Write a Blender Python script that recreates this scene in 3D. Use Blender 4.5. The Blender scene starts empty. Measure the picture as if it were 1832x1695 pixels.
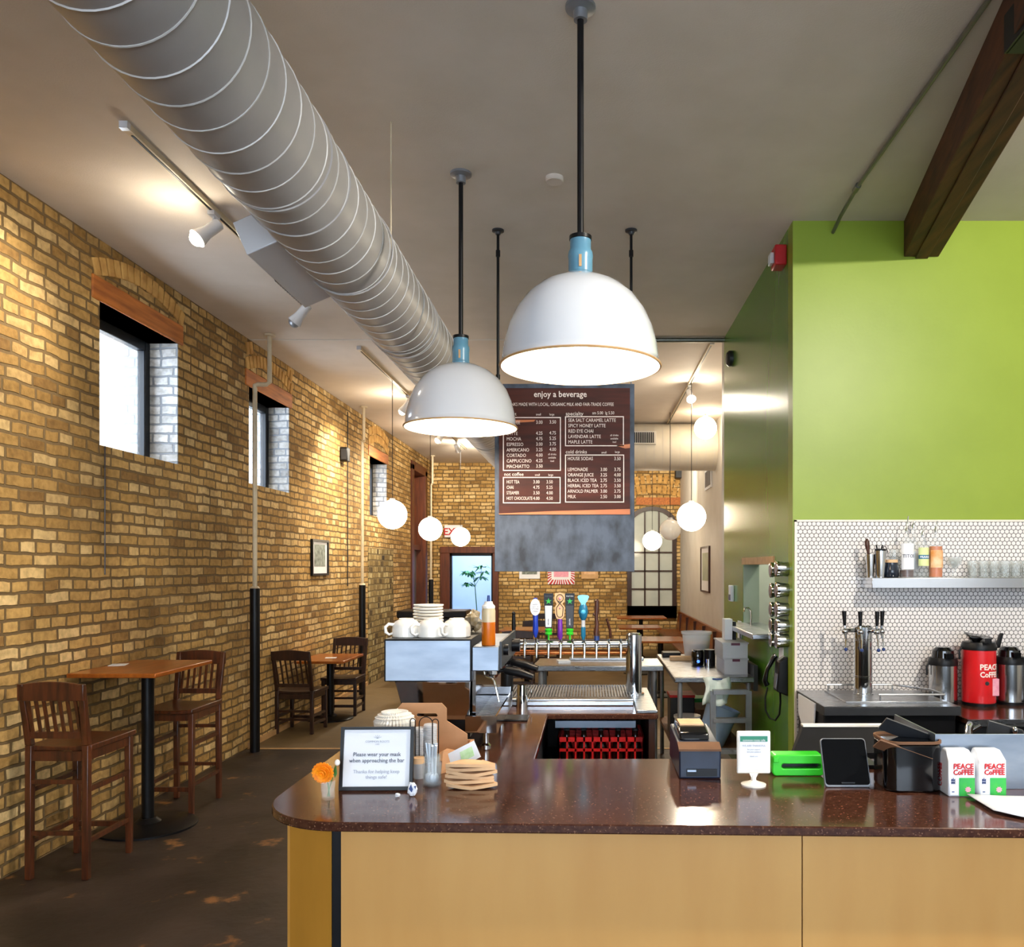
import bpy, bmesh, math, random
from mathutils import Vector, Matrix, Euler
random.seed(7)
sc = bpy.context.scene
COL = sc.collection
# ------------------------------------------------------------------ camera
F, VX, VY, H = 1480.0, 1055.0, 1015.0, 1.70
def PX(px, Y): return (px - VX) * Y / F
def PZ(py, Y): return H - (py - VY) * Y / F
def YF(py, z): return F * (H - z) / (py - VY)
cam = bpy.data.objects.new('camera', bpy.data.cameras.new('camera'))
COL.objects.link(cam)
cam.location = (0, 0, H); cam.rotation_euler = (math.pi/2, 0, 0)
cam.data.sensor_width = 36; cam.data.lens = F * 36 / 1832
cam.data.shift_x = (916 - VX) / 1832; cam.data.shift_y = (VY - 847.5) / 1832
cam.data.clip_start = 0.02
sc.camera = cam
# ------------------------------------------------------------------ world, view, lights
w = bpy.data.worlds.new('World'); sc.world = w; w.use_nodes = True
w.node_tree.nodes['Background'].inputs[0].default_value = (0.72, 0.85, 1.0, 1)
w.node_tree.nodes['Background'].inputs[1].default_value = 9.0
vs = sc.view_settings
vs.view_transform = 'Standard'; vs.look = 'None'; vs.gamma = 1; vs.use_curve_mapping = False
vs.exposure = 0.3
def area(name, loc, rot, sx, sy, power, col):
    l = bpy.data.lights.new(name, 'AREA'); l.shape = 'RECTANGLE'; l.size = sx; l.size_y = sy
    l.energy = power; l.color = col
    o = bpy.data.objects.new(name, l); o.location = loc; o.rotation_euler = rot; COL.objects.link(o); return o
def point(name, loc, power, col, r=.05):
    l = bpy.data.lights.new(name, 'POINT'); l.energy = power; l.color = col; l.shadow_soft_size = r
    o = bpy.data.objects.new(name, l); o.location = loc; COL.objects.link(o); return o
def spot(name, loc, target, power, col, ang=70, blend=.6, r=.05):
    l = bpy.data.lights.new(name, 'SPOT'); l.energy = power; l.color = col; l.spot_size = math.radians(ang)
    l.spot_blend = blend; l.shadow_soft_size = r
    o = bpy.data.objects.new(name, l); o.location = loc
    o.rotation_euler = (Vector(target) - Vector(loc)).to_track_quat('-Z', 'Y').to_euler(); COL.objects.link(o); return o
WARM = (1.0, .89, .70); WARM2 = (1.0, .86, .68); COOL = (.72, .84, 1.0)
area('shopfront_daylight', (.4, -4.6, 1.9), (math.radians(90), 0, math.radians(180)), 6.0, 2.8, 85, (.82, .9, 1.0))
area('side_fill_light', (4.3, -1.6, 2.1), (0, math.radians(90), 0), 2.4, 4.5, 25, (.9, .94, 1.0))  # added fill light to lift the ceiling; no window stands there
spot('right_track_light', (2.4, 1.4, 3.657), (2.2, 5.12, 2.0), 410, (1, .93, .8), 150, .5, .03)
# ------------------------------------------------------------------ mesh builder
class MB:
    def __init__(s): s.bm = bmesh.new()
    def _take(s, vs_, M):
        if M is not None: bmesh.ops.transform(s.bm, matrix=M, verts=vs_)
    def box(s, x0, x1, y0, y1, z0, z1, M=None):
        v = [s.bm.verts.new(p) for p in ((x0,y0,z0),(x1,y0,z0),(x1,y1,z0),(x0,y1,z0),(x0,y0,z1),(x1,y0,z1),(x1,y1,z1),(x0,y1,z1))]
        for f in ((0,3,2,1),(4,5,6,7),(0,1,5,4),(1,2,6,5),(2,3,7,6),(3,0,4,7)): s.bm.faces.new([v[i] for i in f])
        s._take(v, M); return s
    def hexa(s, p):   # eight corners, bottom ring then top ring
        v = [s.bm.verts.new(q) for q in p]
        for f in ((0,3,2,1),(4,5,6,7),(0,1,5,4),(1,2,6,5),(2,3,7,6),(3,0,4,7)): s.bm.faces.new([v[i] for i in f])
        return s
    def tube(s, pts, r, n=10, closed=False, caps=True):
        pts = [Vector(p) for p in pts]; m = len(pts)
        rs = r if isinstance(r, (list, tuple)) else [r]*m
        rings = []; up = None
        for i, p in enumerate(pts):
            if closed: d = (pts[(i+1) % m] - pts[i-1])
            else: d = (pts[min(i+1, m-1)] - pts[max(i-1, 0)])
            d.normalize()
            if up is None:
                up = Vector((0,0,1)) if abs(d.z) < .9 else Vector((1,0,0))
            a = d.cross(up)
            if a.length < 1e-5: a = d.cross(Vector((0,1,0)))
            a.normalize(); b = a.cross(d).normalized(); up = b
            rings.append([s.bm.verts.new(p + rs[i]*(math.cos(t)*a + math.sin(t)*b)) for t in [2*math.pi*k/n for k in range(n)]])
        for i in range(m if closed else m-1):
            A, B = rings[i], rings[(i+1) % m]
            for k in range(n): s.bm.faces.new((A[k], A[(k+1) % n], B[(k+1) % n], B[k]))
        if caps and not closed:
            s.bm.faces.new(rings[0][::-1]); s.bm.faces.new(rings[-1])
        return s
    def cyl(s, p0, p1, r0, r1=None, n=20): return s.tube([p0, p1], [r0, r0 if r1 is None else r1], n)
    def lathe(s, prof, n=32, c=(0,0,0), M=None, flute=None):
        rings = []; al = []
        for r, z in prof:
            if r < 1e-6: v = s.bm.verts.new((c[0], c[1], c[2]+z)); rings.append([v]); al.append(v); continue
            ring = []
            for k in range(n):
                t = 2*math.pi*k/n; rr = r*(1 + (flute if flute and k % 2 else 0))
                ring.append(s.bm.verts.new((c[0]+rr*math.cos(t), c[1]+rr*math.sin(t), c[2]+z)))
            rings.append(ring); al += ring
        for A, B in zip(rings, rings[1:]):
            if len(A) == 1 and len(B) == 1: continue
            for k in range(n):
                k2 = (k+1) % n
                if len(A) == 1: s.bm.faces.new((A[0], B[k2], B[k]))
                elif len(B) == 1: s.bm.faces.new((A[k], A[k2], B[0]))
                else: s.bm.faces.new((A[k], A[k2], B[k2], B[k]))
        s._take(al, M); return s
    def sphere(s, c, r, n=24, sq=1.0):
        m = n//2
        return s.lathe([(r*math.sin(math.pi*i/m) if 0 < i < m else 0, -r*sq*math.cos(math.pi*i/m)) for i in range(m+1)], n, c)
    def prism(s, poly, ax, a, b, M=None):
        def P(u, v, t): return {'xy': (u, v, t), 'xz': (u, t, v), 'yz': (t, u, v)}[ax]
        A = [s.bm.verts.new(P(u, v, a)) for u, v in poly]; B = [s.bm.verts.new(P(u, v, b)) for u, v in poly]
        n = len(poly)
        s.bm.faces.new(A[::-1]); s.bm.faces.new(B)
        for k in range(n): s.bm.faces.new((A[k], A[(k+1) % n], B[(k+1) % n], B[k]))
        s._take(A+B, M); return s
    def band(s, outer, inner, ax, a, b, M=None, closed=True):  # frame between two outlines of equal count
        def P(u, v, t): return {'xy': (u, v, t), 'xz': (u, t, v), 'yz': (t, u, v)}[ax]
        n = len(outer); V = [[s.bm.verts.new(P(u, v, t)) for u, v in L] for L in (outer, inner) for t in (a, b)]
        oa, ob, ia, ib = V
        for k in range(n if closed else n-1):
            j = (k+1) % n
            s.bm.faces.new((oa[k], oa[j], ob[j], ob[k])); s.bm.faces.new((ia[j], ia[k], ib[k], ib[j]))
            s.bm.faces.new((oa[j], oa[k], ia[k], ia[j])); s.bm.faces.new((ob[k], ob[j], ib[j], ib[k]))
        if not closed:
            for k in (0, n-1): s.bm.faces.new((oa[k], ob[k], ib[k], ia[k]))
        s._take([v for L in V for v in L], M); return s
    def text(s, txt, size, loc, align='LEFT', M=None, ext=.0004, sx=1.0, bold=0.0, rot=0):
        cu = bpy.data.curves.new('t', 'FONT'); cu.body = txt; cu.size = size; cu.align_x = align; cu.extrude = ext; cu.offset = bold
        cu.resolution_u = 2
        o = bpy.data.objects.new('t', cu); COL.objects.link(o)
        dg = bpy.context.evaluated_depsgraph_get(); me = bpy.data.meshes.new_from_object(o.evaluated_get(dg))
        T = Matrix.Translation(loc) @ Matrix.Rotation(rot, 4, 'Y') @ Matrix.Rotation(math.pi/2, 4, 'X') @ Matrix.Diagonal((sx, 1, 1, 1))
        if M is not None: T = M @ T
        me.transform(T); s.bm.from_mesh(me)
        bpy.data.objects.remove(o); bpy.data.curves.remove(cu); bpy.data.meshes.remove(me); return s
def root_of(o):
    while o.parent: o = o.parent
    return o
def part(name, mb, mats, parent=None, w=0, bevel=0, sharp=35, kind=None, label=None):
    bm = mb.bm
    bmesh.ops.recalc_face_normals(bm, faces=bm.faces[:])
    if w and parent is not None:
        r = root_of(parent); bmesh.ops.transform(bm, matrix=r.matrix_basis.inverted(), verts=bm.verts[:])
    me = bpy.data.meshes.new(name)
    for f in bm.faces: f.smooth = True
    for e in bm.edges:
        if len(e.link_faces) == 2 and e.calc_face_angle(0) > math.radians(sharp): e.smooth = False
    bm.to_mesh(me); bm.free()
    for m in (mats if isinstance(mats, (list, tuple)) else [mats]): me.materials.append(m)
    o = bpy.data.objects.new(name, me); COL.objects.link(o)
    if parent is not None: o.parent = parent
    if bevel:
        b = o.modifiers.new('bevel', 'BEVEL'); b.width = bevel; b.segments = 2; b.limit_method = 'ANGLE'; b.angle_limit = math.radians(40)
        b.harden_normals = False
    if kind: o['kind'] = kind
    if label: o['label'] = label
    return o
def tag(o, label, cat, group=None, kind=None):
    o['label'] = label; o['category'] = cat
    if group: o['group'] = group
    if kind: o['kind'] = kind
    return o
def T(name, label, cat, loc, rz=0, group=None, rx=0, ry=0):
    o = bpy.data.objects.new(name, None); COL.objects.link(o); o.empty_display_size = .05
    o.location = loc; o.rotation_euler = (rx, ry, rz)
    o.matrix_basis = Matrix.LocRotScale(Vector(loc), Euler((rx, ry, rz)), Vector((1,1,1)))
    return tag(o, label, cat, group)
def one(name, mb, mat, label, cat, loc=(0,0,0), group=None, rz=0, rx=0, ry=0, **k):   # a thing that is one mesh, local coordinates
    o = part(name, mb, mat, **k); o.location = loc; o.rotation_euler = (rx, ry, rz); return tag(o, label, cat, group)
def dup(rt, loc, rz=0, label=None, group=None):
    r = rt.copy(); COL.objects.link(r); r.location = loc; r.rotation_euler = (rt.rotation_euler.x, rt.rotation_euler.y, rz)
    if label: r['label'] = label
    if group: r['group'] = group
    for ch in list(rt.children):
        c = ch.copy(); COL.objects.link(c); c.parent = r
        for g in list(ch.children):
            d = g.copy(); COL.objects.link(d); d.parent = c
    return r
def struct(name, mb, mat, parent=None, **k):
    return part(name, mb, mat, parent, kind=None if parent else 'structure', **k)
# ------------------------------------------------------------------ materials
def lin(c):
    if isinstance(c, str):
        c = c.lstrip('#'); c = [int(c[i:i+2], 16)/255 for i in (0, 2, 4)]
    return tuple((x/12.92 if x <= .04045 else ((x+.055)/1.055)**2.4) for x in c) + (1,)
def nd(nt, t, **k):
    n = nt.nodes.new(t)
    for a, b in k.items(): setattr(n, a, b)
    return n
def mat(name, col, rough=.5, metal=0, col2=None, scale=8, stretch=(1,1,1), detail=4, bump=0, bscale=None, coat=0, trans=0, ior=1.45,
        emit=None, estr=0, alpha=1, rvar=0, lo=.35, hi=.65, spec=.5):
    m = bpy.data.materials.new(name); m.use_nodes = True; nt = m.node_tree; L = nt.links
    b = nt.nodes['Principled BSDF']; b.inputs['Base Color'].default_value = lin(col)
    b.inputs['Roughness'].default_value = rough; b.inputs['Metallic'].default_value = metal
    b.inputs['Coat Weight'].default_value = coat; b.inputs['Coat Roughness'].default_value = .08
    b.inputs['Transmission Weight'].default_value = trans; b.inputs['IOR'].default_value = ior
    b.inputs['Alpha'].default_value = alpha; b.inputs['Specular IOR Level'].default_value = spec
    if emit: b.inputs['Emission Color'].default_value = lin(emit); b.inputs['Emission Strength'].default_value = estr
    tc = nd(nt, 'ShaderNodeTexCoord'); mp = nd(nt, 'ShaderNodeMapping'); mp.inputs['Scale'].default_value = stretch
    L.new(tc.outputs['Object'], mp.inputs[0])
    nz = nd(nt, 'ShaderNodeTexNoise'); nz.inputs['Scale'].default_value = scale; nz.inputs['Detail'].default_value = detail
    L.new(mp.outputs[0], nz.inputs['Vector'])
    if col2:
        cr = nd(nt, 'ShaderNodeValToRGB'); cr.color_ramp.elements[0].position = lo; cr.color_ramp.elements[1].position = hi
        cr.color_ramp.elements[0].color = lin(col); cr.color_ramp.elements[1].color = lin(col2)
        L.new(nz.outputs[0], cr.inputs[0]); L.new(cr.outputs[0], b.inputs['Base Color'])
    if rvar:
        mr = nd(nt, 'ShaderNodeMapRange'); mr.inputs[3].default_value = max(0, rough-rvar); mr.inputs[4].default_value = min(1, rough+rvar)
        L.new(nz.outputs[0], mr.inputs[0]); L.new(mr.outputs[0], b.inputs['Roughness'])
    if bump:
        n2 = nd(nt, 'ShaderNodeTexNoise'); n2.inputs['Scale'].default_value = bscale or scale; n2.inputs['Detail'].default_value = 3
        L.new(mp.outputs[0], n2.inputs['Vector'])
        bp = nd(nt, 'ShaderNodeBump'); bp.inputs['Strength'].default_value = bump; bp.inputs['Distance'].default_value = .01
        L.new(n2.outputs[0], bp.inputs['Height']); L.new(bp.outputs[0], b.inputs['Normal'])
    return m
def brick_mat(name, c1, c2, cm, rough=.85, bw=.222, rh=.074, ms=.009, dark='#5c4526', pale='#e6c48a'):
    m = bpy.data.materials.new(name); m.use_nodes = True; nt = m.node_tree; L = nt.links; b = nt.nodes['Principled BSDF']
    tc = nd(nt, 'ShaderNodeTexCoord'); sp = nd(nt, 'ShaderNodeSeparateXYZ'); L.new(tc.outputs['Object'], sp.inputs[0])
    ad = nd(nt, 'ShaderNodeMath', operation='ADD'); L.new(sp.outputs[0], ad.inputs[0]); L.new(sp.outputs[1], ad.inputs[1])
    nz = nd(nt, 'ShaderNodeTexNoise'); nz.inputs['Scale'].default_value = 5.5; nz.inputs['Detail'].default_value = 4
    L.new(tc.outputs['Object'], nz.inputs['Vector'])
    cb = nd(nt, 'ShaderNodeCombineXYZ'); L.new(ad.outputs[0], cb.inputs[0]); L.new(sp.outputs[2], cb.inputs[1])
    sub = nd(nt, 'ShaderNodeVectorMath', operation='SUBTRACT'); L.new(nz.outputs[1], sub.inputs[0]); sub.inputs[1].default_value = (.5, .5, .5)
    scl = nd(nt, 'ShaderNodeVectorMath', operation='SCALE'); L.new(sub.outputs[0], scl.inputs[0]); scl.inputs['Scale'].default_value = .036
    va = nd(nt, 'ShaderNodeVectorMath', operation='ADD'); L.new(cb.outputs[0], va.inputs[0]); L.new(scl.outputs[0], va.inputs[1])
    br = nd(nt, 'ShaderNodeTexBrick'); L.new(va.outputs[0], br.inputs['Vector'])
    br.inputs['Scale'].default_value = 1; br.inputs['Brick Width'].default_value = bw; br.inputs['Row Height'].default_value = rh
    br.inputs['Mortar Size'].default_value = ms; br.inputs['Mortar Smooth'].default_value = .35; br.inputs['Bias'].default_value = 0
    br.inputs['Color1'].default_value = (0,0,0,1); br.inputs['Color2'].default_value = (1,1,1,1); br.inputs['Mortar'].default_value = (.5,.5,.5,1)
    br.offset = .5; br.squash = .62; br.squash_frequency = 3
    cr = nd(nt, 'ShaderNodeValToRGB'); e = cr.color_ramp.elements; e[0].position = 0; e[0].color = lin(dark); e[1].position = .18; e[1].color = lin(c1)
    x = e.new(.62); x.color = lin(c2); x = e.new(.9); x.color = lin(pale)
    L.new(br.outputs['Color'], cr.inputs[0])
    n2 = nd(nt, 'ShaderNodeTexNoise'); n2.inputs['Scale'].default_value = 26; n2.inputs['Detail'].default_value = 6; L.new(tc.outputs['Object'], n2.inputs['Vector'])
    n3 = nd(nt, 'ShaderNodeTexNoise'); n3.inputs['Scale'].default_value = .9; n3.inputs['Detail'].default_value = 5; L.new(tc.outputs['Object'], n3.inputs['Vector'])
    mx = nd(nt, 'ShaderNodeMix', data_type='RGBA', blend_type='MULTIPLY'); mx.inputs[0].default_value = .75
    r2 = nd(nt, 'ShaderNodeValToRGB'); r2.color_ramp.elements[0].position = .3; r2.color_ramp.elements[0].color = (.6,.56,.5,1); r2.color_ramp.elements[1].position = .62
    r2.color_ramp.elements[1].color = (1.1,1.08,1.05,1)
    L.new(n2.outputs[0], r2.inputs[0]); L.new(cr.outputs[0], mx.inputs[6]); L.new(r2.outputs[0], mx.inputs[7])
    mx3 = nd(nt, 'ShaderNodeMix', data_type='RGBA', blend_type='MULTIPLY'); mx3.inputs[0].default_value = .8
    r3 = nd(nt, 'ShaderNodeValToRGB'); r3.color_ramp.elements[0].position = .35; r3.color_ramp.elements[0].color = (.45,.41,.36,1); r3.color_ramp.elements[1].position = .6; r3.color_ramp.elements[1].color = (1,1,1,1)
    L.new(n3.outputs[0], r3.inputs[0]); L.new(mx.outputs[2], mx3.inputs[6]); L.new(r3.outputs[0], mx3.inputs[7])
    mm = nd(nt, 'ShaderNodeMix', data_type='RGBA'); L.new(br.outputs['Fac'], mm.inputs[0]); L.new(mx3.outputs[2], mm.inputs[6]); mm.inputs[7].default_value = lin(cm)
    L.new(mm.outputs[2], b.inputs['Base Color']); b.inputs['Roughness'].default_value = rough; b.inputs['Specular IOR Level'].default_value = .25
    iv = nd(nt, 'ShaderNodeMath', operation='MULTIPLY_ADD'); L.new(br.outputs['Fac'], iv.inputs[0]); iv.inputs[1].default_value = -1; 
    ns = nd(nt, 'ShaderNodeMath', operation='MULTIPLY'); L.new(n2.outputs[0], ns.inputs[0]); ns.inputs[1].default_value = .6; L.new(ns.outputs[0], iv.inputs[2])
    bp = nd(nt, 'ShaderNodeBump'); bp.inputs['Strength'].default_value = .8; bp.inputs['Distance'].default_value = .012
    L.new(iv.outputs[0], bp.inputs['Height']); L.new(bp.outputs[0], b.inputs['Normal'])
    return m
def wood(name, c1, c2, rough=.4, axis=0, scale=6, coat=0, dist=3):
    s = [1,1,1]
    for i in range(3):
        if i != axis: s[i] = 9
    return mat(name, c1, rough, col2=c2, scale=scale, stretch=tuple(s), detail=6, coat=coat, lo=.3, hi=.7)
def hex_tile(name, a=.0277):
    m = bpy.data.materials.new(name); m.use_nodes = True; nt = m.node_tree; L = nt.links; b = nt.nodes['Principled BSDF']
    tc = nd(nt, 'ShaderNodeTexCoord'); sp = nd(nt, 'ShaderNodeSeparateXYZ'); L.new(tc.outputs['Object'], sp.inputs[0])
    def M(op, *ins):
        n = nd(nt, 'ShaderNodeMath', operation=op)
        for i, v in enumerate(ins):
            if isinstance(v, (int, float)): n.inputs[i].default_value = v
            else: L.new(v, n.inputs[i])
        return n.outputs[0]
    h = a*math.sqrt(3)
    def lat(ox, oy):
        x = M('ABSOLUTE', M('WRAP', M('ADD', sp.outputs[0], ox), a/2, -a/2)); y = M('ABSOLUTE', M('WRAP', M('ADD', sp.outputs[2], oy), h/2, -h/2))
        hx = M('MAXIMUM', x, M('ADD', M('MULTIPLY', x, .5), M('MULTIPLY', y, .866)))
        ro = M('SQRT', M('ADD', M('MULTIPLY', x, x), M('MULTIPLY', y, y)))
        return M('ADD', M('MULTIPLY', hx, .6), M('MULTIPLY', ro, .4))
    d = M('MINIMUM', lat(0, 0), lat(a/2, h/2))
    mr = nd(nt, 'ShaderNodeMapRange'); L.new(d, mr.inputs[0]); mr.inputs[1].default_value = .405*a; mr.inputs[2].default_value = .45*a
    mx = nd(nt, 'ShaderNodeMix', data_type='RGBA'); L.new(mr.outputs[0], mx.inputs[0]); mx.inputs[6].default_value = lin('#dfdad8'); mx.inputs[7].default_value = lin('#6d6a6a')
    L.new(mx.outputs[2], b.inputs['Base Color'])
    r = nd(nt, 'ShaderNodeMapRange'); L.new(mr.outputs[0], r.inputs[0]); r.inputs[3].default_value = .12; r.inputs[4].default_value = .8
    L.new(r.outputs[0], b.inputs['Roughness'])
    bp = nd(nt, 'ShaderNodeBump'); bp.invert = True; bp.inputs['Strength'].default_value = .5; bp.inputs['Distance'].default_value = .002
    L.new(mr.outputs[0], bp.inputs['Height']); L.new(bp.outputs[0], b.inputs['Normal'])
    return m
def counter_mat():
    m = mat('speckled_quartz', '#3b2017', .13, col2='#4e2e20', scale=75, detail=5, lo=.4, hi=.66)
    nt = m.node_tree; L = nt.links; b = nt.nodes['Principled BSDF']; src = b.inputs['Base Color'].links[0].from_socket
    vo = nd(nt, 'ShaderNodeTexVoronoi'); vo.inputs['Scale'].default_value = 330; tc = nd(nt, 'ShaderNodeTexCoord'); L.new(tc.outputs['Object'], vo.inputs['Vector'])
    sp = nd(nt, 'ShaderNodeSeparateColor'); L.new(vo.outputs['Color'], sp.inputs[0])
    r = nd(nt, 'ShaderNodeMapRange'); L.new(sp.outputs[0], r.inputs[0]); r.inputs[1].default_value = .93; r.inputs[2].default_value = 1.0
    mx = nd(nt, 'ShaderNodeMix', data_type='RGBA'); L.new(r.outputs[0], mx.inputs[0]); L.new(src, mx.inputs[6]); mx.inputs[7].default_value = lin('#7a5644')
    L.new(mx.outputs[2], b.inputs['Base Color']); return m
def floor_mat():
    m = mat('worn_concrete', '#241d18', .5, col2='#3d3028', scale=2.2, detail=9, rvar=.15, bump=.25, bscale=14, lo=.3, hi=.7)
    nt = m.node_tree; L = nt.links; b = nt.nodes['Principled BSDF']; src = b.inputs['Base Color'].links[0].from_socket
    tc = nd(nt, 'ShaderNodeTexCoord'); n = nd(nt, 'ShaderNodeTexNoise'); n.inputs['Scale'].default_value = 3.4; n.inputs['Detail'].default_value = 8; n.inputs['Roughness'].default_value = .6
    L.new(tc.outputs['Object'], n.inputs['Vector'])
    r = nd(nt, 'ShaderNodeMapRange'); L.new(n.outputs[0], r.inputs[0]); r.inputs[1].default_value = .62; r.inputs[2].default_value = .69
    mx = nd(nt, 'ShaderNodeMix', data_type='RGBA'); L.new(r.outputs[0], mx.inputs[0]); L.new(src, mx.inputs[6]); mx.inputs[7].default_value = lin('#8a5f35')
    sp = nd(nt, 'ShaderNodeSeparateXYZ'); L.new(tc.outputs['Object'], sp.inputs[0])
    g = nd(nt, 'ShaderNodeMath', operation='GREATER_THAN'); L.new(sp.outputs[1], g.inputs[0]); g.inputs[1].default_value = 7.74
    m2 = nd(nt, 'ShaderNodeMix', data_type='RGBA'); L.new(g.outputs[0], m2.inputs[0]); L.new(mx.outputs[2], m2.inputs[6])
    m4 = nd(nt, 'ShaderNodeMix', data_type='RGBA'); L.new(n.outputs[0], m4.inputs[0]); m4.inputs[6].default_value = lin('#5a4930'); m4.inputs[7].default_value = lin('#7a6544')
    L.new(m4.outputs[2], m2.inputs[7]); L.new(m2.outputs[2], b.inputs['Base Color']); return m
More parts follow.
